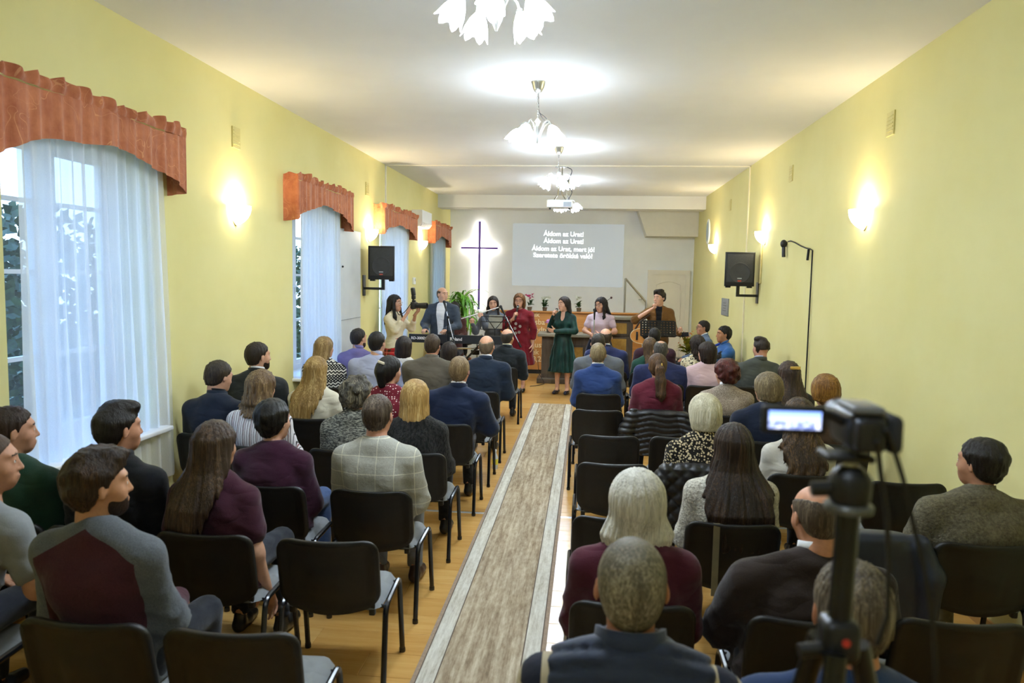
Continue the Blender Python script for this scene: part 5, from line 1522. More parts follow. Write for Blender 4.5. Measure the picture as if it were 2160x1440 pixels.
# 5 green velvet dress
Yg = 13.12; P = at_y(1190, 626, Yg)
def p_velvet(t):
    n = t.noise(t.coord((14, 14, 2)), 1, 3)
    t.color(t.ramp(n, [(.35, '041c19'), (.65, '0a3a34')]))
VELV = NT('green_velvet'); p_velvet(VELV); VELV.set(.6, 0, .3, .5); VELV.b.inputs['Sheen Tint'].default_value = (.25, .6, .55, 1); VELV.b.inputs['Sheen Roughness'].default_value = .35; VELV = VELV.m
gd = standing('woman in green velvet dress with long dark hair, microphone in hand, looking left', P[0], Yg, math.pi - .25, P[2], 'f', hair=hr('long', '1c1310', col2='4a352a', len=.34, wd=1.0, back=-.135), hyaw=-.65,
    arms={1: ((.20, .14, 1.18), (.115, .25, 1.385)), -1: ((-.24, .10, 1.13), (.08, .24, 1.13))}, hands={1: ('grip', (-.05, .2, .8), (-.7, -.5, 0)), -1: ('relax', (1, .05, .1), (0, -1, .2))},
    garments=[dict(kind='dress', name='dress', mat=VELV, hem=.40, flare=.075, sleeve=1.0, vee=.10, neck=.012, pleat=(13, 1.02, .07), wr=.008)], expo_leg=True, shoes=plain('navy_pump_leather', '1a1a30', .3))
hd = loc2world(gd, (.10, .27, 1.45)); mh = loc2world(gd, (.075, .16, P[2] - .20))
microphone('silver-bodied microphone held by the woman in green velvet', mh, hd + np.array([0, -.02, -.12]))
# 6 lilac blouse
Yl = 13.2; P = at_y(1268, 628, Yl)
LIL = cloth('lilac_lace', 'c3afbb', var=.08)
ll = standing('woman in lilac short-sleeved blouse and navy skirt with curly black hair', P[0], Yl, math.pi - .15, P[2], 'f', hair=hr('wavy', '0f0b0d', col2='2e2428', len=.3, wd=1.25, front=.05, back=-.135), hyaw=-.55, hpitch=.12, wide=1.08, fat=.01,
    arms={1: ((.27, .05, 1.13), (.07, .22, 1.05)), -1: ((-.27, .05, 1.13), (-.03, .23, 1.07))}, hands={1: ('relax', (-1, .1, 0), (0, -1, 0)), -1: ('relax', (1, .1, 0), (0, -1, 0))},
    garments=[dict(kind='skirt', name='skirt', mat=cloth('navy_skirt_cloth', '161d33'), hem=.45, flare=.12, pleat=(13, 1.0, .05)), dict(kind='top', name='blouse', mat=LIL, sleeve=.26, bot=.98, neck=.016)], expo_leg=True, glasses='20202a')
# 7 guitarist
Yq = 12.9; P = at_y(1391, 613, Yq)
BRN = cloth('brown_overshirt_cotton', '6b4a22', var=.14)
gu = standing('young man with curly dark hair in brown overshirt, hand at his chin', P[0], Yq, math.pi - .05, P[2], 'm', hair=hr('messy', '1d1512', col2='40302a', nape=-.06, vol=.004), hyaw=-.7, hpitch=.05,
    arms={1: ((.40, .12, 1.36), (.14, .22, 1.55)), -1: ((-.25, .10, 1.22), (-.33, .30, 1.17))}, hands={1: ('grip', (-.6, .0, .35), (-.3, .2, 1)), -1: ('grip', (-.2, .5, .25), (.4, .3, .9))},
    garments=[dict(kind='trousers', name='trousers', mat=cloth('brown_trouser_cloth', '5a4022')), dict(kind='top', name='shirt', mat=cloth('black_tee', '15161c'), o=.006, sleeve=.2), dict(kind='top', name='overshirt', mat=BRN, o=.018, open=.05, sleeve={1: .55, -1: 1.0}, bot=.78)], sk='d3a48c')
G0 = loc2world(gu, (.27, .20, 1.10))
gt = thing('acoustic_guitar', 'orange acoustic guitar hanging before the man in the brown overshirt', 'guitar', G0, math.pi - .05)
def gbody(u):   # outline, neck along -x
    a = 2 * math.pi * u; r = .17 + .035 * math.cos(2 * a) - .022 * math.cos(a) * 1.2
    return (r * 1.12 * math.cos(a), r * 1.0 * math.sin(a))
gp = [gbody(i / 40) for i in range(40)]
MB().prism(gp, -.05, .05, 1).build('soundbox', plain('spruce_top', 'c98a45', .3, var=.12, nscale=6), gt, True)
MB().tube([(x, .05, z) for x, z in gp], .006, 6, closed=True).build('binding', plain('guitar_binding', 'e0cfa8', .4), gt, True)
MB().lathe([(.0, 0), (.05, 0), (.05, .003), (0, .003)], n=20, rot=Matrix.Rotation(-math.pi / 2, 3, 'X')).build('soundhole', BLACKPL, gt, loc=(-.05, .0525, 0))
MB().rbox((.09, .058, 0), (.03, .012, .14), .004).build('bridge', BLACKPL, gt)
R_ = Matrix.Rotation(.08, 3, 'Y')
MB().rbox((-.38, .055, .02), (.46, .022, .05), .006, R_).build('neck', plain('guitar_neck', '2a1c14', .4), gt)
hs_ = MB().rbox((-.68, .05, .045), (.17, .018, .075), .006, R_).build('headstock', plain('guitar_headstock', '14182c', .35), gt)
for k in range(3):
    for s_ in (-1, 1): MB().ball((-.63 - k * .05, .055, .042 + s_ * .05), .011, 8, 6).build('tuning_peg', CHROME, hs_)
MB().tube(curve([(.15, -.02, .05), (.05, .0, .24), (-.12, -.02, .36), (-.1, -.16, .34)]), .016, 6).build('strap', plain('brown_strap', '3a2418', .6), gt)

# 8 and 9 seated musicians at the right wall, turned to the stage
def seated_free(who, label, px, py, Y, yaw, sex, **k):
    P = at_y(px, py, Y)
    c, s_ = math.cos(yaw), math.sin(yaw)
    # head sits .175 ahead of the chair's rear feet along the facing direction
    hx, hy = -math.sin(yaw) * -.045, math.cos(yaw) * -.045
    X0, Y0_ = P[0] - hx, P[1] - hy
    p = seated(label, X0, Y0_, P[2], sex, yaw=yaw, dy=0.0, **k)
    chair(X0 + math.sin(yaw) * .22, Y0_ - math.cos(yaw) * .22, 'black stacking chair turned sideways under the ' + who, yaw)
    return p
SKYB = cloth('blue_denim_shirt', '35609c', var=.12)
bs = seated_free('man in the blue denim shirt', 'man in blue denim shirt with blue strap sitting sideways by the right wall', 1527, 688, 11.75, math.pi / 2 + .12, 'm', hair=hr('short', '17120f', nape=-.085, t=.016), top=SKYB, top_name='shirt', collar=SKYB, wide=1.1, fat=.015, bottom=cloth('dark_jean', '242c40'), sk='b5805e', fine=True,
    arms={1: ((.26, .02, .80), (.12, .2, .74)), -1: ((-.24, .14, .84), (-.42, .34, .95))}, hand_pose='grip')
gs = seated_free('man in the blue-grey jacket', 'dark-haired man with glasses in blue-grey jacket sitting sideways near the door', 1483, 676, 13.35, math.pi / 2 + .1, 'm', hair=hr('short', '1c1512', nape=-.085, t=.012), top=cloth('blue_grey_jacket_wool', '64758f', var=.08), top_name='jacket', collar=WSH, standcol=True, sk='c08b70', glasses='15151a', fine=True)
bh = seated_free('half-hidden person behind the stage piano', 'dark-haired person half hidden behind the keyboard player and the plant', 959, 637, 14.55, math.pi, 'f', hair=hr('bob', '17110f', len=.1), top=cloth('brown_top_cloth', '4a2c28'), top_name='blouse', fine=True)
bw0 = loc2world(bs, (.06, .22, .74))
ba = thing('bass_guitar', 'black bass guitar held by the man in the blue denim shirt', 'guitar', bw0, math.pi / 2 + .12)
MB().prism([(x * .95, z * .85) for x, z in gp], -.022, .022, 1).build('guitar_body', plain('black_lacquer', '111114', .2), ba, True)
MB().rbox((-.46, .03, .12), (.66, .022, .045), .006, Matrix.Rotation(.27, 3, 'Y')).build('neck', plain('bass_neck', '3a2a1c', .4), ba)
hs_ = MB().rbox((-.86, .03, .225), (.16, .018, .07), .006, Matrix.Rotation(.27, 3, 'Y')).build('headstock', BLACKPL, ba)
for k in range(4): MB().ball((-.82 - k * .035, .03, .265 + k * .01), .013, 8, 6).build('tuning_peg', BLACKMET, hs_)
MB().tube(curve([(.12, -.02, .05), (.02, -.12, .28), (-.02, -.28, .36), (.08, -.36, .2), (.14, -.2, -.02)]), .02, 6).build('strap', plain('royal_blue_strap', '1f3fa8', .6), ba)
# ================================================================ STAGE FURNITURE
PANELW = None
def wood(name, a, b, sx=2, sz=30, rough=.4):
    t = NT(name); n = t.noise(t.coord((sx, 20, sz)), 1.0, 4, .6)
    t.color(t.ramp(n, [(.3, a), (.7, b)])); return t.set(rough, 0, .4)
PANELW = wood('orange_beech_veneer', 'b9793a', 'cf9150')
OAK = wood('dark_grey_oak', '4a4034', '63574a', 20, 3); OAKT = wood('grey_oak_top', '77705f', '8d8674', 3, 30)
GOLDP = wood('gold_inlay_panel', '94702e', 'b38d42', 12, 12)
# parapet with lettering
YP = 15.75
pa = thing('choir_parapet', 'long orange wood parapet with pale lettering behind the singers', 'parapet', (0, YP, 0))
xa = at_y(1056, 660, YP)[0]; xb = at_y(1356, 660, YP)[0]; zt_ = at_y(1200, 657, YP)[2]
MB().box2((xa, 0, .09), (xb, .06, zt_ - .03)).build('front_board', PANELW, pa, False)
MB().rbox(((xa + xb) / 2, .05, zt_ - .015), (xb - xa + .03, .2, .03), .006).build('top_rail', PANELW, pa)
MB().box2((xa, .02, .0), (xb, .06, .09)).build('plinth', BLACKPL, pa, False)  # recessed base coloured black to stand for the shadow gap under the board
LET = plain('cream_lettering', 'e7d3a4', .5, var=.03)
for body, px, py in (('ik', 1127, 668), ('sba', 1128, 684), ('edtel', 1128, 700), (',', 1127, 716), ('just', 1124, 732), ('ek le', 1121, 747), ('8,27', 1122, 762)):
    q = at_y(px, py, YP - .003)
    text('lettering', body, .165, LET, pa, (q[0], -.004, q[2]), (math.pi / 2, 0, 0), 'LEFT' if body in ('edtel', 'sba', 'ik') else 'LEFT', bold=.002)
# lower oak communion table
Yt = 14.35
x0 = at_y(1143, 700, Yt)[0]; x1 = at_y(1300, 700, Yt)[0]; zt2 = at_y(1160, 703, Yt)[2]
tb = thing('communion_table', 'low dark oak communion table with gold inlays behind the green dress', 'table', ((x0 + x1) / 2, Yt, 0))
W2 = (x1 - x0) / 2
MB().rbox((0, .28, zt2 - .03), (2 * W2 + .16, .72, .06), .008).build('table_top', OAKT, tb)
MB().box2((-W2, .05, .1), (W2, .5, zt2 - .06)).build('table_body', OAK, tb, False)
MB().rbox((0, .27, .05), (2 * W2 + .16, .62, .1), .01).build('plinth', OAK, tb)
for k in (-1, 0, 1):
    MB().rbox((k * .42, .046, zt2 * .5), (.26, .02, zt2 - .42), .004).build('inlay_frame', wood('oak_moulding', '3b332a', '52483c', 20, 3), tb)
    MB().box((k * .42, .034, zt2 * .5), (.17, .01, zt2 - .52)).build('inlay', GOLDP, tb, False)
# pulpit
Yu = 14.2
x0 = at_y(1262, 670, Yu)[0]; x1 = at_y(1336, 670, Yu)[0]; zt3 = at_y(1310, 668, Yu)[2]
pu = thing('pulpit', 'dark oak pulpit with gold inlay panels right of the lilac blouse', 'pulpit', ((x0 + x1) / 2, Yu, 0))
W3 = (x1 - x0) / 2
MB().rbox((0, .22, zt3 - .03), (2 * W3 + .08, .6, .06), .008).build('pulpit_top', OAKT, pu)
MB().box2((-W3, 0, .1), (W3, .42, zt3 - .06)).build('pulpit_body', OAK, pu, False)
MB().rbox((0, .21, .05), (2 * W3 + .12, .52, .1), .01).build('plinth', OAK, pu)
for z0_, z1_ in ((zt3 - .32, zt3 - .12), (zt3 - .82, zt3 - .42), (.2, .45)):
    MB().box((.02, -.012, (z0_ + z1_) / 2), (2 * W3 - .18, .02, z1_ - z0_ + .06)).build('inlay_frame', OAK, pu, False)
    MB().box((.02, -.022, (z0_ + z1_) / 2), (2 * W3 - .28, .012, z1_ - z0_)).build('inlay', GOLDP, pu, False)
gm_ = at_y(1290, 628, Yu)
gn = thing('gooseneck_microphone', 'thin gooseneck microphone rising from the pulpit', 'microphone', (gm_[0], Yu + .15, zt3))
hg = gm_[2] - zt3
MB().tube(curve([(-.28, 0, 0), (-.26, 0, .18), (-.08, 0, hg - .06), (0, 0, hg)]), .005, 6).build('neck', BLACKMET, gn)
MB().ball((0, 0, hg), .022, 10, 8).build('capsule', plain('red_black_foam', '3a1418', .8), gn)

# potted flowers on the parapet
LEAFG = plain('dark_leaf', '2c4a22', .5, var=.3); PETP = plain('magenta_petal', 'c2256a', .5, var=.2); PETW = plain('white_petal', 'd9dccd', .5, var=.1)
def pot_plant(label, px, py, Y, leafc, petal, n=22, r=.11, hgt=.2, z0=None):
    q = at_y(px, py, Y); z0 = zt_ if z0 is None else z0
    p = thing('potted_flower', label, 'potted plant', (q[0], Y, z0), 0, 'potted flowers on the parapet')
    MB().lathe([(.0, 0), (.04, 0), (.052, .075), (.055, .08), (.05, .08), (.045, .06), (0, .06)], n=16).build('pot', plain('pot_plastic', '6a5a4a', .5), p)
    rg = random.Random(px)
    lm = MB(); lm.grid(lambda u, v: ((v - .5) * .045 * math.sin(math.pi * min(1, u * .95 + .05)), u * .1, .03 * math.sin(u * 2.6)), 4, 2)
    me = lm.mesh('leaf', leafc, 'all', False)
    for k in range(n):
        a = rg.uniform(0, 6.28); t = rg.uniform(.1, 1)
        o = link('leaf', me, p, (.02 * math.cos(a), .02 * math.sin(a), .075 + rg.uniform(0, hgt * .45)))
        o.rotation_euler = (rg.uniform(-.2, .9), rg.uniform(-.4, .4), a); s_ = rg.uniform(.7, 1.35) * r / .11; o.scale = (s_, s_, s_)
    pm = MB()
    for k in range(5):
        a = 2 * math.pi * k / 5
        pm.add([(0, 0, 0), (.028 * math.cos(a - .5), .028 * math.sin(a - .5), .02), (.045 * math.cos(a), .045 * math.sin(a), .03), (.028 * math.cos(a + .5), .028 * math.sin(a + .5), .02)], [(0, 1, 2, 3)])
    pme = pm.mesh('flower', petal, False, False)
    for k in range(9 if r < .15 else 30):
        a = rg.uniform(0, 6.28); rr = rg.uniform(0, r * .8)
        o = link('flower', pme, p, (rr * math.cos(a), rr * math.sin(a), .10 + hgt * rg.uniform(.6, 1.0))); o.rotation_euler = (rg.uniform(-.8, .8), rg.uniform(-.8, .8), a)
        if r > .15: o.location.z = .10 + hgt * rg.uniform(.2, .8); o.scale = (.7, .7, .7)
    return p
pot_plant('magenta cyclamen beside the woman in maroon', 1117, 655, YP + .05, LEAFG, PETP, hgt=.24)
pot_plant('small white potted flower left of the green dress', 1149, 655, YP + .05, LEAFG, PETW)
pot_plant('small white potted flower between the green dress and the lilac blouse', 1221, 655, YP + .05, LEAFG, PETW)
yf = at_z(1452, 745, .55)
pot_plant('yellow and orange bouquet standing low by the door', 1452, 715, 14.6, plain('yellow_green_leaf', '8a8a2c', .5, var=.3), plain('orange_petal', 'c9752c', .5, var=.2), 40, .22, .5, z0=.55)
st = thing('side_stool', 'small black metal stool holding the yellow bouquet', 'stool', (at_y(1452, 715, 14.6)[0], 14.6, 0))
MB().rbox((0, 0, .535), (.42, .3, .03), .006).build('stool_top', BLACKMET, st)
for a in (-1, 1):
    for b in (-1, 1): MB().tube([(a * .18, b * .12, 0), (a * .18, b * .12, .53)], .012, 6).build('leg', BLACKMET, st)
# pink flowers by the table
pot_plant('pink flower arrangement left of the green dress sleeve', 1158, 690, 14.5, LEAFG, plain('lilac_pink_petal', 'c98ac9', .5, var=.2), 10, .09, .14, z0=zt2)

# dracaena plant
def dracaena():
    Yd = 15.2; q = at_y(975, 640, Yd); tz = at_y(975, 600, Yd)[2]
    d = thing('dracaena', 'tall green dracaena with arching leaves behind the keyboard player', 'potted plant', (q[0], Yd, 0))
    MB().lathe([(.0, 0), (.15, 0), (.2, .34), (.21, .36), (.19, .36), (.18, .3), (0, .3)], n=22).build('pot', plain('terracotta_pot', '9a5a3a', .7), d)
    tr = plain('cane_bark', '7a4f2a', .8, var=.3, nscale=40)
    crowns = [((.0, 0, tz - .45), 60, .66), ((.02, -.03, tz - .72), 44, .66), ((.12, -.08, .95), 12, .42)]
    MB().tube([(.0, .02, .3), (.01, .01, .9), (.0, 0, tz - .45)], [.035, .032, .028], 10).build('cane', tr, d)
    MB().tube([(.08, -.05, .3), (.1, -.06, .7), (.11, -.07, 1.0)], [.03, .028, .024], 10).build('cane', tr, d)
    lm = []
    G = NT('dracaena_leaf'); x, y, z = sep(G, G.coord()); n = G.noise(G.coord((60, 2, 2)), 1, 2)
    G.color(G.ramp(n, [(.3, '3f7d22'), (.55, '6fae34'), (.75, 'b0d05a')])); G.set(.4, 0, .4); GM = G.m
    for L_, dr in ((1, 1.3), (1, 1.75), (1, .9)):
        m = MB()
        def fn(u, v, dr=dr):
            w = .040 * (math.sin(math.pi * min(1, u * .9 + .1)) ** .7) * (1 if u < .98 else .1)
            yy = u * .78 if dr < .8 else math.sin(u * 1.45 * dr) / (1.45 * dr); zz = .42 * u - dr * .62 * u * u
            return ((v - .5) * 2 * w, yy, zz + .012 * abs(v - .5) * 2)
        m.grid(fn, 10, 2); lm.append(m.mesh('leaf', GM, 'all', False))
    rg = random.Random(9)
    for c, n_, sc in crowns:
        for k in range(n_):
            a = k * 2.4 + rg.uniform(-.2, .2); o = link('leaf', lm[rg.randrange(3)], d, (c[0], c[1], c[2] + rg.uniform(-.1, .16)))
            s_ = sc * rg.uniform(.8, 1.15); o.scale = (s_, s_, s_); o.rotation_euler = (rg.uniform(.0, .75) * (1 if k > 6 else 1.4), rg.uniform(-.2, .2), a)
dracaena()

# cross on the back wall with light strips behind it
Yc = YB - .11
a = at_y(1012, 467, Yc); b = at_y(1010, 652, Yc); c0 = at_y(973, 523, Yc); c1 = at_y(1050, 523, Yc)
xm = (a[0] + b[0]) / 2; zx = (c0[2] + c1[2]) / 2
cr = thing('wall_cross', 'slim purple cross on the back wall lit from behind', 'cross', (xm, Yc, zx))
PUR = plain('purple_cross_lacquer', '6f50b4', .35, var=.1); LED = emit('led_strip', (1.0, .96, .84), 17.0)
MB().box2((-.026, -.012, b[2] - zx), (.026, .012, a[2] - zx)).build('upright', PUR, cr, False)
MB().box2((c0[0] - xm, -.0135, -.022), (c1[0] - xm, .0105, .022)).build('crossbar', PUR, cr, False)
MB().box2((-.016, .014, b[2] - zx + .03), (.016, .02, a[2] - zx - .03)).build('light_strip', LED, cr, False)
MB().box2((c0[0] - xm + .03, .014, -.014), (c1[0] - xm - .03, .02, .014)).build('light_strip', LED, cr, False)
for z in (b[2] - zx + .3, a[2] - zx - .15): MB().box2((-.01, .02, z - .01), (.01, .11, z + .01)).build('wall_fixing', PUR, cr, False)

# projected song text: glowing panel and letters stand in for the projector's light
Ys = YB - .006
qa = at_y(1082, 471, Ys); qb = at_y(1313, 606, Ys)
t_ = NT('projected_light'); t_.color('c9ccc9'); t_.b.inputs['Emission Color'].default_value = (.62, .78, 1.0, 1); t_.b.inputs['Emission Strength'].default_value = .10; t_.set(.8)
sc_ = thing('projected_image', 'pale blue glowing panel for projected light with white Hungarian song lines', 'projection', ((qa[0] + qb[0]) / 2, Ys, (qa[2] + qb[2]) / 2))
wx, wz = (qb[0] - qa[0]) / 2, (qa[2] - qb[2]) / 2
MB().box2((-wx, -.003, -wz), (wx, .004, wz)).build('glow_panel', t_.m, sc_, False)
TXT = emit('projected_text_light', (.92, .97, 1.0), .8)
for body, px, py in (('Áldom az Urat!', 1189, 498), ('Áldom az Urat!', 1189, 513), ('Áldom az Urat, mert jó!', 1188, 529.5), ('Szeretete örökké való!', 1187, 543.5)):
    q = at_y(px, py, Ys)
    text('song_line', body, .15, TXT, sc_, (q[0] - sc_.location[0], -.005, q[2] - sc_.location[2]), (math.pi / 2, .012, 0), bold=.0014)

# door
Yd_ = YB - .02
da = at_y(1367, 569, Yd_); db = at_y(1456, 569, Yd_)
dr_ = thing('door_1', 'cream panelled door with arched panel in the back wall', 'door', ((da[0] + db[0]) / 2, Yd_, 0)); del dr_['category']; struct(dr_)
DW = (db[0] - da[0]) / 2; DH = da[2]
for s_ in (-1, 1): MB().box2((min(s_ * DW, s_ * (DW - .1)), -.04, 0), (max(s_ * DW, s_ * (DW - .1)), .02, DH)).build('frame', CREAM, dr_, False)
MB().box2((-DW + .1, -.04, DH - .1), (DW - .1, .02, DH)).build('frame', CREAM, dr_, False)
lf = MB().box2((-DW + .1, -.012, 0), (DW - .1, .02, DH - .1)).build('leaf', CREAM, dr_, False)
def arch_panel(x0, x1, z0, z1, arch):
    n = 14; top = [(x0 + (x1 - x0) * i / n, z1 + arch * math.sin(math.pi * i / n)) for i in range(n + 1)]
    MB().tube([(x0, -.016, z0)] + [(x, -.016, z) for x, z in top] + [(x1, -.016, z0)], .012, 6, closed=True).build('panel_moulding', CREAM, lf)
arch_panel(-DW + .2, DW - .2, 1.12, DH - .34, .08); arch_panel(-DW + .2, DW - .2, .2, .95, 0)
hnd = MB().tube(curve([(-DW + .16, -.02, 1.05), (-DW + .16, -.06, 1.05), (-DW + .27, -.06, 1.05)]), .009, 6).build('handle', SILVER, lf)

# stair handrail
Yh_ = 16.6
h0 = at_y(1319, 587, Yh_); h1 = at_y(1362, 636, Yh_); 
hr_ = thing('stair_handrail', 'brushed steel stair handrail sloping down beside the door', 'handrail', (h0[0], Yh_, 0))
MB().tube([(0, 0, 0.0), (0, 0, h0[2] - .01)], .022, 10).build('post', SILVER, hr_)
MB().tube([(0, 0, h0[2]), (h1[0] - h0[0], 0, h1[2])], .022, 10).build('rail', SILVER, hr_)
MB().tube([(0.0, 0, h0[2]), (.0, 0, h0[2] - .03)], .022, 8).build('elbow', SILVER, hr_)
MB().tube([((h1[0] - h0[0]) * .8, 0, h0[2] + (h1[2] - h0[2]) * .8), ((h1[0] - h0[0]) * .8, .0, h0[2] + (h1[2] - h0[2]) * .8 - .06), ((h1[0] - h0[0]) * .8, YB - Yh_, h0[2] + (h1[2] - h0[2]) * .8 - .08)], .008, 6).build('wall_bracket', SILVER, hr_)
MB().tube([(h1[0] - h0[0], 0, h1[2]), (h1[0] - h0[0], 0, 0)], .012, 8).build('lower_post', SILVER, hr_)

# air conditioner
ac = thing('air_conditioner', 'white wall air conditioner between the two far valances', 'air conditioner', (XL, 13.55, 2.96))
MB().prism([(0, 0), (.14, 0), (.2, .06), (.2, .3), (.0, .3)], 0, .85, 1).build('housing', plain('aircon_plastic', 'eceef0', .35, var=.02), ac, True)
for k in range(3): MB().box((.17 + .012 * k, .425, .02 + .018 * k), (.05, .78, .006), Matrix.Rotation(-.8, 3, 'Y')).build('louvre', plain('aircon_louvre', 'd5d8da', .4), ac, False)
wb = thing('wall_box', 'small white socket box on the wall left of the keyboard player', 'socket box', (XL, 13.7, 1.95))
MB().rbox((.02, 0, 0), (.04, .12, .13), .008).build('box_cover', WHITE, wb); MB().rbox((.042, 0, .02), (.008, .05, .05), .003).build('button', plain('grey_button', 'b5b8ba', .4), wb)

# loudspeakers on wall arms
def loudspeaker(label, px0, px1, py0, py1, Y, side, yaw):
    a = at_y(px0, py0, Y); b = at_y(px1, py1, Y)
    X = (a[0] + b[0]) / 2; w = abs(b[0] - a[0]) * .97; h = a[2] - b[2]; z = (a[2] + b[2]) / 2
    s = thing('loudspeaker', label, 'loudspeaker', (X, Y, z), yaw, 'wall loudspeakers')
    D = .3
    MB().add([(-w / 2, -D / 2, -h / 2), (w / 2, -D / 2, -h / 2), (w * .34, D / 2, -h / 2), (-w * .34, D / 2, -h / 2), (-w / 2, -D / 2, h / 2), (w / 2, -D / 2, h / 2), (w * .34, D / 2, h / 2), (-w * .34, D / 2, h / 2)],
             [(0, 3, 2, 1), (4, 5, 6, 7), (0, 1, 5, 4), (1, 2, 6, 5), (2, 3, 7, 6), (3, 0, 4, 7)]).build('cabinet', BLACKPL, s, False)
    rim = MB()
    for c, d in (((0, 0, h / 2 - .012), (w, .03, .024)), ((0, 0, -h / 2 + .02), (w, .04, .04)), ((w / 2 - .012, 0, 0), (.024, .03, h)), ((-w / 2 + .012, 0, 0), (.024, .03, h))):
        rim.rbox((c[0], -D / 2 - .008, c[2]), d, .008)
    MB().rbox((0, -D / 2 - .008, 0), (w, .03, h), .012).build('front_bezel', BLACKPL, s)
    MB().rbox((0, -D / 2 - .022, .012), (w - .05, .012, h - .085), .004).build('grille', plain('speaker_grille', '3c3d3d', .6, .3, var=.25, nscale=160, bump=.8, bscale=700), s)
    MB().lathe([(.0, .006), (.05, .004), (w * .32, .001), (w * .34, .003), (w * .35, .0)], n=28, rot=Matrix.Rotation(math.pi / 2, 3, 'X')).build('woofer', plain('woofer_cone', '353637', .6, var=.15), s, loc=(0, -D / 2 - .0295, -.05))
    MB().box((0, -D / 2 - .0305, -h / 2 + .11), (.06, .006, .016)).build('logo_badge', plain('grey_badge', '9aa0a4', .4), s, False)
    MB().box((0, -D / 2 - .0305, -h / 2 + .075), (.05, .006, .018)).build('colour_badge', plain('red_badge', 'b04838', .4), s, False)
    for k in (-1, 1): MB().rbox((k * w * .36, -D * .25, -h / 2 - .01), (.07, .1, .025), .006).build('rubber_foot', BLACKMET, s)
    # arm
    xw = XL if side < 0 else XR
    br = thing('speaker_bracket', 'black wall bracket carrying the ' + ('left' if side < 0 else 'right') + ' loudspeaker', 'bracket', (X, Y, z - h / 2), 0)
    MB().box2((-.022, -.02, -.15), (.022, .02, -.0)).build('pin', BLACKMET, br, False)
    L = xw - X
    MB().box2((min(0, L), -.018, -.15), (max(0, L), .018, -.115)).build('arm', BLACKMET, br, False)
    MB().box2((L - (.012 if L > 0 else -.0), -.06, -.24), (L + (.0 if L > 0 else .012), .06, .06)).build('wall_plate', BLACKMET, br, False)
loudspeaker('black loudspeaker on the left wall above the lilac shirt', 781, 836, 519, 590, 10.6, -1, .10)
loudspeaker('black loudspeaker on the right wall above the grey plaque', 1528, 1588, 532, 604, 10.9, 1, -.10)
tm = thing('thermometer_strip', 'narrow yellowish strip fixed to the wall behind the right loudspeaker', 'wall strip', (XR, 10.75, 2.3))
MB().rbox((-.012, 0, 0), (.024, .09, .55), .01).build('strip_case', plain('aged_plastic', 'd9c98a', .5), tm)
op = thing('oval_panel', 'tall white oval loudspeaker panel on the right wall near the beam', 'panel', (XR, 15.45, 3.04))
MB().lathe([(.0, 0), (.19, 0), (.2, .012), (.19, .028), (0, .03)], n=30, rot=Matrix.Rotation(-math.pi / 2, 3, 'Y')).build('oval_case', WHITE, op).scale = (1, .9, 1.3)
MB().lathe([(.0, .031), (.155, .031), (.15, .034), (0, .034)], n=30, rot=Matrix.Rotation(-math.pi / 2, 3, 'Y')).build('oval_grille', plain('blue_grey_grille', '9fb0bc', .6), op).scale = (1, .9, 1.3)
plq = thing('wall_plaque', 'grey stone plaque with faint inscription on the right wall', 'plaque', (XR, 13.3, 1.60))
MB().rbox((-.01, 0, 0), (.02, .62, .30), .003).build('slab', plain('grey_stone', '8b8d8b', .6, var=.15, nscale=30), plq)
for k in range(4): MB().box((-.021, 0, .07 - k * .045), (.002, .22 + .1 * (k % 2), .008)).build('inscription', plain('engraved_letters', '4a4b4b', .7), plq, False)

# cable with clip microphone on the right wall
cb = thing('wall_cable', 'black cable with clip microphone running down the right wall', 'cable', (XR, 8.39, 0))
cp = [at_x(1704, 822, XR - .02), at_x(1709, 640, XR - .02), at_x(1714, 535, XR - .02)]
k0 = np.array([XR, 8.39, 0])
arcp = [(1714, 528), (1709, 525), (1700, 523), (1688, 518), (1676, 511), (1668, 508), (1663, 509)]
pts = [Vector((-.02, 8.3 - 8.39, 0.02)), Vector((-.02, -.07, .9))] + [Vector(at_x(x, y, XR - .02) - k0) for x, y in arcp]
MB().tube(pts, .008, 6).build('cable_line', plain('black_rubber', '14140f', .6), cb)
q = Vector(at_x(1653, 514, XR - .04) - k0)
MB().ball(q, .05, 12, 8, (.8, 1, 1)).tube([q + Vector((0, .0, -.02)), q + Vector((0, -.03, -.16))], .022, 8).build('clip_microphone', BLACKPL, cb)
q2 = Vector(at_x(1706, 525, XR - .03) - k0); MB().tube([q2, q2 + Vector((0, .03, -.12))], .014, 6).build('cable_clip', BLACKPL, cb)

# projector under the ceiling
pj = at_y(1181, 431, 11.8)
pr = thing('projector', 'white ceiling projector hanging before the far chandelier', 'projector', (pj[0], 11.8, pj[2]))
PW = plain('projector_plastic', 'e3e6ea', .35, var=.02)
MB().rbox((0, 0, 0), (.40, .32, .12), .02).build('projector_body', PW, pr)
MB().lathe([(.0, 0), (.035, 0), (.04, .03), (.03, .03), (.028, .005)], n=18, rot=Matrix.Rotation(-math.pi / 2, 3, 'X')).build('lens', BLACKPL, pr, loc=(-.1, .16, .0))
MB().box((.12, -.162, -.01), (.12, .006, .07)).build('vent_grille', plain('projector_vent', '8a9098', .5), pr, False)
for k in (-1, 1): MB().lathe([(.0, 0), (.016, 0), (.016, .03), (0, .03)], n=10).build('foot', BLACKPL, pr, loc=(k * .15, -.1, -.09))
H_ = ZC - pj[2]
for k in (-1, 1): MB().tube([(k * .1, 0, .06), (k * .03, 0, .16), (k * .025, 0, H_ - .02)], .010, 6).build('mount_rod', SILVER, pr)
MB().rbox((0, 0, H_ - .012), (.16, .12, .024), .005).build('ceiling_plate', BLACKMET, pr)
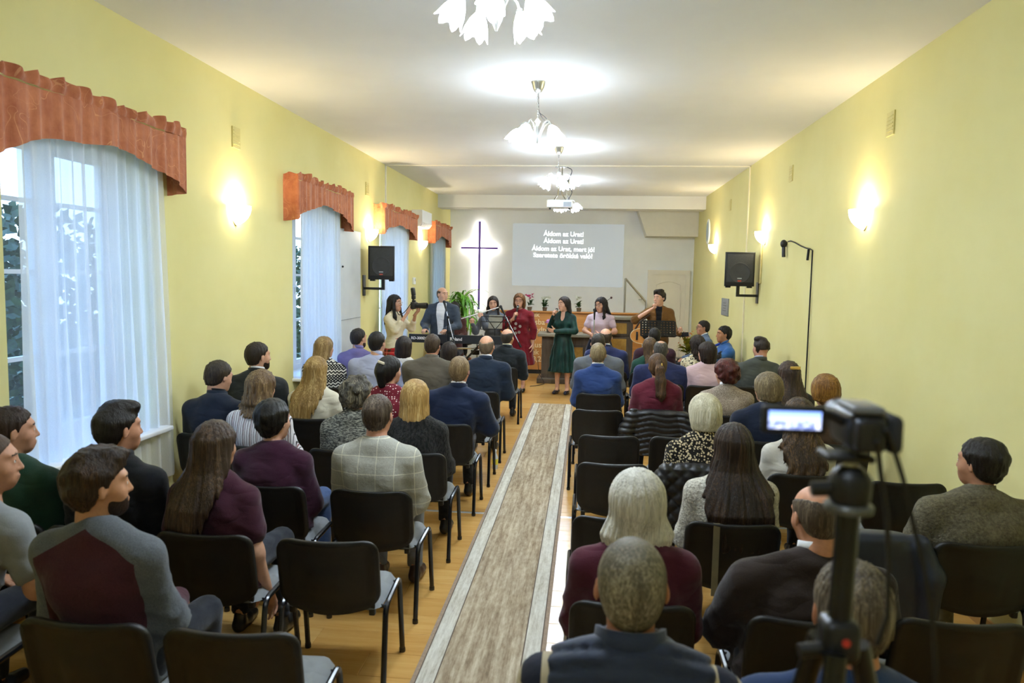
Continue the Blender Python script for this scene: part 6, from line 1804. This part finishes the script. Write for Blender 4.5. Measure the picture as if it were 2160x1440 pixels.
MB().tube(curve([(.12, 0, .06), (.2, .02, .2), (.1, .0, .3), (.19, 0, H_ - .06), (.1, 0, H_ - .02)]), .006, 6).build('signal_cable', plain('blue_grey_cable', '3a4560', .5), pr)

# keyboard on its stand
ky = at_y(862, 703, 12.3); ky1 = at_y(1062, 703, 12.3)
kbd = thing('stage_piano', 'long black stage piano with white maker lettering on its back', 'keyboard', ((ky[0] + ky1[0]) / 2, 12.3, ky[2] - .15), -.02)
KW = ky1[0] - ky[0]
MB().prism([(-.0, 0), (.32, 0), (.32, .06), (.12, .09), (.02, .145), (0, .14)], -KW / 2, KW / 2, 0).build('case', plain('piano_case_black', '1b2129', .4, var=.1), kbd, True)
WK = plain('white_key', 'e8e6e0', .3, var=.02)
wk = MB().box2((-.0105, .2, .062), (.0105, .31, .075)).mesh('white_key', WK, False)
for k in range(52): link('white_key', wk, kbd, (-KW / 2 + .12 + k * (KW - .24) / 52, 0, 0))
TW = plain('white_print', 'e8eaee', .5)
text('lettering', 'RD-300SX', .062, TW, kbd, (-KW / 2 + .04, -.004, .055), (math.pi / 2, 0, 0), 'LEFT', bold=.0015)
text('lettering', 'Roland', .075, TW, kbd, (-.10, -.004, .05), (math.pi / 2, 0, 0), 'LEFT', bold=.0015)
kz = ky[2] - .15
sd_ = thing('keyboard_stand', 'black crossed stand carrying the stage piano', 'stand', ((ky[0] + ky1[0]) / 2, 12.42, 0))
for s_ in (-1, 1):
    MB().tube([(s_ * .42, -.02, .02), (-s_ * .40, -.02 + s_ * .03, kz - .02)], .018, 8).build('leg', BLACKMET, sd_)
    MB().tube([(s_ * .42, -.2, .02), (s_ * .42, .22, .02)], .018, 8).build('foot_bar', BLACKMET, sd_); MB().tube([(s_ * .40, -.1, kz - .02), (s_ * .40, .2, kz - .02)], .016, 8).build('support_bar', BLACKMET, sd_)
# percussion hardware beside the piano
q = at_z(1010, 800, 0)
pc = thing('percussion_stand', 'chrome and black percussion hardware under the stage piano', 'percussion', (at_y(1000, 740, 12.9)[0], 12.9, 0))
for k, (x, z) in enumerate(((-.1, .92), (.12, .95), (.02, .72))): MB().lathe([(0, -.04), (.075, -.04), (.078, .04), (0, .04)], n=18, rot=Matrix.Rotation(math.pi / 2 - .3, 3, 'Y') if k < 2 else None).build('drum', BLACKMET if k != 1 else CHROME, pc, loc=(x, 0, z))
MB().tube([(-.3, 0, .78), (.32, 0, .8)], .016, 8).build('cross_tube', CHROME, pc); MB().tube([(0.05, 0, .02), (0.05, 0, .98)], .014, 8).build('upright', CHROME, pc)
for k in range(3): a_ = k * 2.1; MB().tube([(.05, 0, .3), (.05 + .3 * math.cos(a_), .3 * math.sin(a_), .01)], .01, 6).build('leg', CHROME, pc)
# microphone stands
def mic_stand(label, base, top, boom_a, boom_b, mic=True, straight=False, bright=False):
    """base: floor point; top: clutch point; boom from a (mic end) to b (counterweight)"""
    base = Vector(base); s = thing('microphone_stand', label, 'microphone stand', base)
    m_ = CHROME if bright else BLACKMET
    t = Vector(top) - base
    MB().tube([(0, 0, .05), tuple(t)], .010, 8).build('pole', m_, s)
    for k in range(3):
        a = k * 2.094 + .6; lg = MB().tube([(0, 0, .14), (.3 * math.cos(a), .3 * math.sin(a), .015)], .009, 6).build('leg', m_, s)
        MB().ball((.3 * math.cos(a), .3 * math.sin(a), .015), .016, 8, 6, (1.6, 1.6, 1)).build('rubber_foot', BLACKMET, lg)
    if not straight:
        a, b = Vector(boom_a) - base, Vector(boom_b) - base
        MB().tube([tuple(a), tuple(b)], .009, 8).build('boom', plain('satin_chrome', 'cfd3e0', .25, .7, var=.03), s); d = (b - a).normalized()
        MB().tube([tuple(b - d * .06), tuple(b + d * .04)], .017, 8).build('counterweight', BLACKMET, s)
        MB().ball(tuple(t), .024, 10, 6).build('clutch', BLACKMET, s)
    else: a = t; d = Vector((0, 0, -1))
    e = a - d * .02
    MB().tube([tuple(e + d * .12), tuple(e - d * .03)], [.012, .02], 10).build('microphone_body', MICB, s); MB().ball(tuple(e - d * .05), .027, 12, 8).build('microphone_grille', MICG, s)
    return s
ya = 12.15
mic_stand('boom microphone stand in front of the keyboard player', (at_y(943, 700, ya)[0], ya, 0), at_y(945, 668, ya), at_y(939, 645, ya + .05), at_y(958, 722, ya - .05))
yb_ = 12.75
mic_stand('boom microphone stand slanting before the flute player', (at_y(1066, 690, yb_)[0] - .05, yb_, 0), at_y(1068, 672, yb_), at_y(1060, 654, yb_), at_y(1097, 728, yb_ - .05))
yc_ = 12.85
mic_stand('straight chrome microphone stand before the lilac blouse', (at_y(1252, 700, yc_)[0], yc_, 0), at_y(1254, 662, yc_), None, None, straight=True, bright=True)
# music stands
ym = 12.6
ms = thing('music_stand', 'folding wire music stand with sheet before the flute player', 'music stand', (at_y(1044, 690, ym)[0], ym, 0))
z0_ = at_y(1044, 695, ym)[2]; z1_ = at_y(1044, 668, ym)[2]; hw2 = .25
MB().tube([(0, 0, .0), (0, 0, z0_)], .008, 6).build('pole', BLACKMET, ms)
for zz in (z0_, (z0_ + z1_) / 2 + .02, z1_): MB().tube([(-hw2, .02 + (zz - z0_) * .3, zz), (hw2, .02 + (zz - z0_) * .3, zz)], .006, 6).build('wire', BLACKMET, ms)
for s_ in (-1, 1): MB().tube([(0, .02, z0_), (s_ * hw2 * .7, .09, z1_)], .006, 6).build('wire', BLACKMET, ms); MB().tube([(s_ * hw2, .02, z0_), (s_ * hw2, .09, z1_)], .006, 6).build('wire', BLACKMET, ms)
MB().box((.0, .07, (z0_ + z1_) / 2 + .02), (.24, .006, z1_ - z0_ + .02), Matrix.Rotation(-.3, 3, 'X')).build('sheet', plain('sheet_paper', '8d8a7c', .8), ms, False)
for k in range(3): MB().tube([(0, 0, .25), (.28 * math.cos(k * 2.1), .28 * math.sin(k * 2.1), .01)], .007, 6).build('leg', BLACKMET, ms)
yo = 12.2
q0 = at_y(1352, 705, yo); q1 = at_y(1424, 681, yo)
od = thing('music_stand', 'black perforated orchestral music stand before the guitarist', 'music stand', ((q0[0] + q1[0]) / 2, yo, 0))
w_ = (q1[0] - q0[0]) / 2; zc_ = (q0[2] + q1[2]) / 2; hh = (q1[2] - q0[2]) / 2 / math.cos(.35) + .02
def desk():
    m = MB(); nx, nz = 11, 6; R = Matrix.Rotation(-.38, 3, 'X')
    xs = np.linspace(-w_, w_, nx + 1); zs_ = np.linspace(-hh, hh, nz + 1)
    def bar(x0, x1, z0, z1): 
        c = R @ Vector(((x0 + x1) / 2, 0, (z0 + z1) / 2)); m.box((c.x, c.y, c.z + zc_), (x1 - x0, .004, z1 - z0), R)
    for x in xs: bar(x - .017, x + .017, -hh, hh)
    for z in zs_: bar(-w_, w_, z - .014, z + .014)
    return m
desk().build('perforated_desk', BLACKMET, od, False)['kind'] = 'stuff'
MB().box((0, -.06, zc_ - hh * .92), (2 * w_ + .02, .08, .012)).build('ledge', BLACKMET, od, False)
MB().tube([(0, .02, 0), (0, .02, zc_)], .012, 8).build('pole', BLACKMET, od)
for k in range(3): MB().tube([(0, .02, .2), (.3 * math.cos(k * 2.1), .3 * math.sin(k * 2.1), .01)], .009, 6).build('leg', BLACKMET, od)
# small floor cable by the table
fc = tag(MB().tube(curve([(0, 0, .5), (.03, -.05, .2), (.16, -.1, .015), (.05, -.35, .012), (-.1, -.5, .012)]), .006, 6).build('floor_cable', plain('black_rubber', '14140f', .6), loc=at_z(1133, 808, 0)), 'thin black cable curling on the floor by the communion table', 'cable')

# ================================================================ THINGS AMONG THE AUDIENCE
PUFF = plain('black_quilted_nylon', '17171a', .45, var=.2, nscale=20)
def coat_on_chair(label, X, row, diag, mat=None):
    f = Field((-.36, -.16, .36), (.36, .16, .9), .011)
    f.loft([(.40, 0, -.03, .25, .05), (.5, 0, -.02, .275, .065), (.74, 0, -.035, .265, .065), (.80, 0, -.04, .225, .06), (.825, 0, -.04, .17, .045)], .03, p=3)
    for s_ in (-1, 1): f.chain([(s_ * .24, -.05, .77), (s_ * .30, -.06, .62), (s_ * .30, -.05, .42)], [.055, .062, .05], .03)
    if diag: f.disp(lambda x, y, z: .010 - .02 * np.minimum(np.abs(np.sin((x + z) * math.pi / .1)), np.abs(np.sin((x - z) * math.pi / .1))) ** .5)
    elif diag is not None: f.disp(lambda x, y, z: .009 - .018 * np.abs(np.sin((z + .25 * x * x + .01 * np.sin(x * 22)) * math.pi / .052)) ** .55)
    V, Q = f.mesh()
    o = link('puffer_jacket', np_mesh('puffer_jacket', V, Q, [mat or PUFF]), None, (X, row, 0)); return tag(o, label, 'jacket', 'quilted jackets over chair backs')
coat_on_chair('black quilted jacket over the chair of the woman with the ponytail', .70, 7.05, False)
coat_on_chair('black diamond-quilted jacket over the chair of the spotted blouse', .80, 5.0, True)
coat_on_chair('dark navy jacket over the empty chair beside the tripod', 1.42, 3.78, None, plain('navy_nylon', '20283a', .5, var=.15))
bs_ = thing('bag_strap', 'beige bag strap hanging over the chair behind the long dark brown hair', 'strap', (.70, 3.88, 0))
MB().box2((-.016, -.072, .42), (.016, -.066, .80)).box2((-.016, -.066, .795), (.016, .02, .803)).build('webbing', plain('beige_webbing', '7a7258', .8, var=.15), bs_, False)
bt = at_z(1056, 975, 0)
bo = thing('water_bottle', 'small clear plastic bottle with yellow label on the floor', 'bottle', (-.93, 7.75, 0))
MB().lathe([(0, 0), (.03, 0), (.032, .02), (.032, .13), (.014, .17), (.013, .19), (0, .19)], n=14).build('bottle_body', plain('clear_plastic', 'c9cdd0', .15), bo)
MB().lathe([(.0325, .05), (.0325, .11)], n=14).build('label_band', plain('yellow_label', 'd8c93c', .5), bo); MB().lathe([(0, .19), (.015, .19), (.015, .21), (0, .21)], n=12).build('cap', WHITE, bo)

# ---------------- camcorder on a tripod near the camera
Yv = 1.02
def V3(px, py, Y=Yv): return Vector(at_y(px, py, Y))
o0 = V3(1785, 900)
tp_ = thing('tripod', 'black camera tripod with centre column close to the camera', 'tripod', (V3(1785, 1300)[0], Yv, 0))
bx = tp_.location[0]
zA = V3(1790, 1065)[2]; zB = V3(1770, 1335)[2]
def L3(px, py, Y=Yv): v = V3(px, py, Y); return (v.x - bx, Y - Yv, v.z)
ct, cb_ = L3(1790, 1065), L3(1768, 1345)
MB().tube([ct, cb_], .0155, 12).build('centre_column', BLACKMET, tp_)
MB().lathe([(.0, -.007), (.031, -.007), (.032, 0), (.029, .004), (0, .004)], ct, 22).build('head_plate', plain('grey_disc', '55564f', .4), tp_)
MB().lathe([(.022, 0), (.027, .008), (.028, .035), (.022, .045), (.014, .052), (0, .052)], (ct[0], ct[1], ct[2] + .002), 18).build('ball_head', BLACKPL, tp_)
MB().tube([(ct[0] - .025, 0, ct[2] + .022), (ct[0] - .05, 0, ct[2] + .02)], .010, 10).build('clamp_knob', BLACKPL, tp_)
MB().tube([(ct[0], 0, ct[2] + .05), (ct[0], 0, ct[2] + .066)], .010, 8).build('stem', SILVER, tp_)
MB().rbox((ct[0] - .008, 0, ct[2] + .068), (.062, .05, .010), .004).build('quick_release', BLACKPL, tp_)
sp_ = MB().rbox((cb_[0], 0, cb_[2]), (.05, .05, .06), .013).build('leg_collar', plain('tripod_casting', '26272a', .35, .3), tp_)
MB().lathe([(0, 0), (.0055, 0), (.0055, .003), (0, .003)], n=14, rot=Matrix.Rotation(math.pi / 2, 3, 'X')).build('red_badge', plain('red_badge_plastic', 'c03028', .4), sp_, loc=(cb_[0] + .002, -.0235, cb_[2] + .005))
MB().tube([(cb_[0] - .025, -.01, cb_[2] - .012), (cb_[0] - .055, -.013, cb_[2] - .016)], .010, 10).build('locking_knob', BLACKPL, sp_)
for a in (2.2, 4.3, .2):
    e = Vector((cb_[0] + .42 * math.cos(a), .42 * math.sin(a), .0)); s0 = Vector((cb_[0] + .03 * math.cos(a), .03 * math.sin(a), cb_[2] - .01))
    mid = s0 + (e - s0) * .5
    lg = MB().tube([tuple(s0), tuple(mid)], .015, 10).tube([tuple(mid), tuple(e + Vector((0, 0, .02)))], .012, 10).build('leg', BLACKMET, tp_)
    MB().ball(tuple(e + Vector((0, 0, .015))), .018, 8, 6).build('rubber_foot', BLACKPL, lg)
cm = thing('camcorder', 'black camcorder with lit flip-out screen on the tripod', 'camcorder', (ct[0] + bx + .008, Yv, ct[2] + .073))
cbody = V3(1815, 915); 
MB().rbox((.004, .015, .032), (.052, .095, .056), .014).build('camcorder_body', plain('camcorder_shell', '1c1d20', .35, var=.1), cm)
MB().lathe([(.0, 0), (.022, 0), (.024, .02), (.025, .032), (.02, .034), (0, .03)], n=20, rot=Matrix.Rotation(-math.pi / 2, 3, 'X')).build('lens_barrel', BLACKPL, cm, loc=(.004, .06, .034))
MB().rbox((.036, .005, .03), (.02, .075, .05), .009).build('hand_strap', plain('strap_webbing', '26272a', .8), cm)
MB().rbox((.0, .0, .062), (.04, .07, .010), .004).build('top_shoe', plain('grey_top', '7d8084', .4), cm)
MB().rbox((.0, -.036, .03), (.036, .02, .042), .006).build('battery', BLACKPL, cm)
s0, s1 = V3(1626, 868, Yv - .02), V3(1735, 909, Yv - .02)
pn = MB().rbox(((s0.x + s1.x) / 2 - cm.location[0], -.005, (s0.z + s1.z) / 2 - cm.location[2]), (s1.x - s0.x + .016, .011, s0.z - s1.z + .014), .004).build('screen_panel', BLACKPL, cm)
def p_screen(t):
    x, y, z = sep(t, t.coord('Generated' and (1, 1, 1), kind='Generated'))
    n = t.noise(t.coord((9, 1, 5), kind='Generated'), 1.0, 3)
    low = t.math('LESS_THAN', z, .45)
    dark = t.ramp(n, [(.35, '3d4a8a'), (.5, '8fa0d8'), (.62, 'e8ecff')]); lite = t.ramp(z, [(.4, 'c9d6ff'), (1, '7fa6ff')])
    c = t.mix(low, lite, dark)
    t.color('101018'); t.link(c, t.b.inputs['Emission Color']); t.b.inputs['Emission Strength'].default_value = 1.0
SCR = NT('camcorder_screen'); p_screen(SCR); SCR.set(.2)
MB().box(((s0.x + s1.x) / 2 - cm.location[0], -.012, (s0.z + s1.z) / 2 - cm.location[2]), (s1.x - s0.x, .002, s0.z - s1.z)).build('screen', SCR.m, pn, False)
MB().tube([((s1.x - cm.location[0]) + .008, .0, (s0.z + s1.z) / 2 - cm.location[2] + .01), (-.02, .0, .04)], .006, 8).build('screen_hinge', BLACKPL, cm)
def rel(v): return (v.x - cm.location[0], v.y - Yv, v.z - cm.location[2])
MB().tube([rel(V3(1868, 905, Yv - .05))] + [rel(V3(x, y, Yv - .03)) for x, y in ((1885, 945), (1905, 1010), (1925, 1100), (1950, 1200), (1970, 1330), (1975, 1440))], .0035, 6).build('signal_cable', plain('black_rubber', '14140f', .6), cm)
MB().tube([rel(V3(1850, 930, Yv - .05))] + [rel(V3(x, y, Yv - .02)) for x, y in ((1858, 1000), (1870, 1080), (1875, 1180), (1872, 1300), (1850, 1360))], .0035, 6).build('power_cable', plain('black_rubber', '14140f', .6), cm)

bb = thing('sill_box', 'blue plastic box on the sill of the second window', 'box', (XL - .16, 8.06, ZS + .02))
MB().rbox((0, 0, .11), (.16, .14, .22), .012).build('box_shell', plain('blue_plastic', '2446a8', .4), bb); MB().rbox((0, 0, .23), (.17, .15, .025), .008).build('lid', plain('pale_blue_plastic', '9fb8e6', .4), bb)
# hair accessories
def accessory(p, name, at, size, mat, rot=None):
    q = p.hl(at); R = Matrix(((p.hR[0][0], p.hR[0][1], p.hR[0][2]), (p.hR[1][0], p.hR[1][1], p.hR[1][2]), (p.hR[2][0], p.hR[2][1], p.hR[2][2])))
    MB().rbox(tuple(q), size, min(size) * .45, R if rot is None else R @ rot).build(name, mat, p.o)
PEARL = plain('pearl_clip', 'e2d8c0', .3, var=.05); GOLD = plain('gold_clip', 'c9a860', .3, .7, var=.05)
accessory(FIG['clip'], 'hair_clip', (.02, -.128, .085), (.075, .014, .022), PEARL, Matrix.Rotation(.2, 3, 'Y'))
accessory(FIG['barrette'], 'barrette', (.0, -.118, .075), (.10, .016, .03), GOLD)
accessory(FIG['pony'], 'hair_clasp', (.022, -.165, .02), (.014, .014, .06), GOLD)

# ================================================================ OUTSIDE THE WINDOWS
gmat = plain('garden_ground', '3a4a30', .9, var=.2)
struct(MB().box2((-30, -12, -.6), (XL - DEP - .02, 32, -.5)).build('ground_outside', gmat, smooth=False))
HG = NT('hedge_leaves'); HG.color(HG.ramp(HG.noise(HG.coord(), 14, 4, .7), [(.3, '14261a'), (.7, '3f5a38')])); HG.set(.6)
def tree(label, X, Y, r, h, seed):
    rg = random.Random(seed); t = thing('garden_tree', label, 'tree', (X, Y, -.5), 0, 'garden trees outside the windows')
    MB().tube([(0, 0, 0), (.05, 0, h * .4), (0, .05, h * .7)], [.12, .09, .05], 8).build('trunk', plain('bark', '3d3026', .9), t)
    m = MB()
    for _ in range(3000):
        a = rg.uniform(0, 6.28); u = rg.uniform(-1, 1); q = (1 - u * u) ** .5; k = rg.uniform(.55, 1) 
        c = Vector((r * k * q * math.cos(a), r * k * q * math.sin(a), h * .55 + h * .42 * k * u)); s_ = rg.uniform(.05, .11)
        d1 = Vector((rg.uniform(-1, 1), rg.uniform(-1, 1), rg.uniform(-1, 1))).normalized() * s_; d2 = d1.orthogonal().normalized() * s_ * .6
        m.add([c - d1, c + d2, c + d1, c - d2], [(0, 1, 2, 3)])
    o = m.build('foliage', HG.m, t, False); o['kind'] = 'stuff'
tree('dark leafy tree outside the window nearest the camera', -6.6, 5.9, 1.5, 3.6, 1)
tree('dark leafy tree outside between the first two windows', -7.2, 9.0, 1.6, 3.5, 2)
tree('dark leafy tree outside the second window', -6.9, 12.6, 1.5, 3.3, 3)
tree('dark leafy tree outside the photographer\'s window', -7.4, 17.5, 1.8, 3.4, 4)
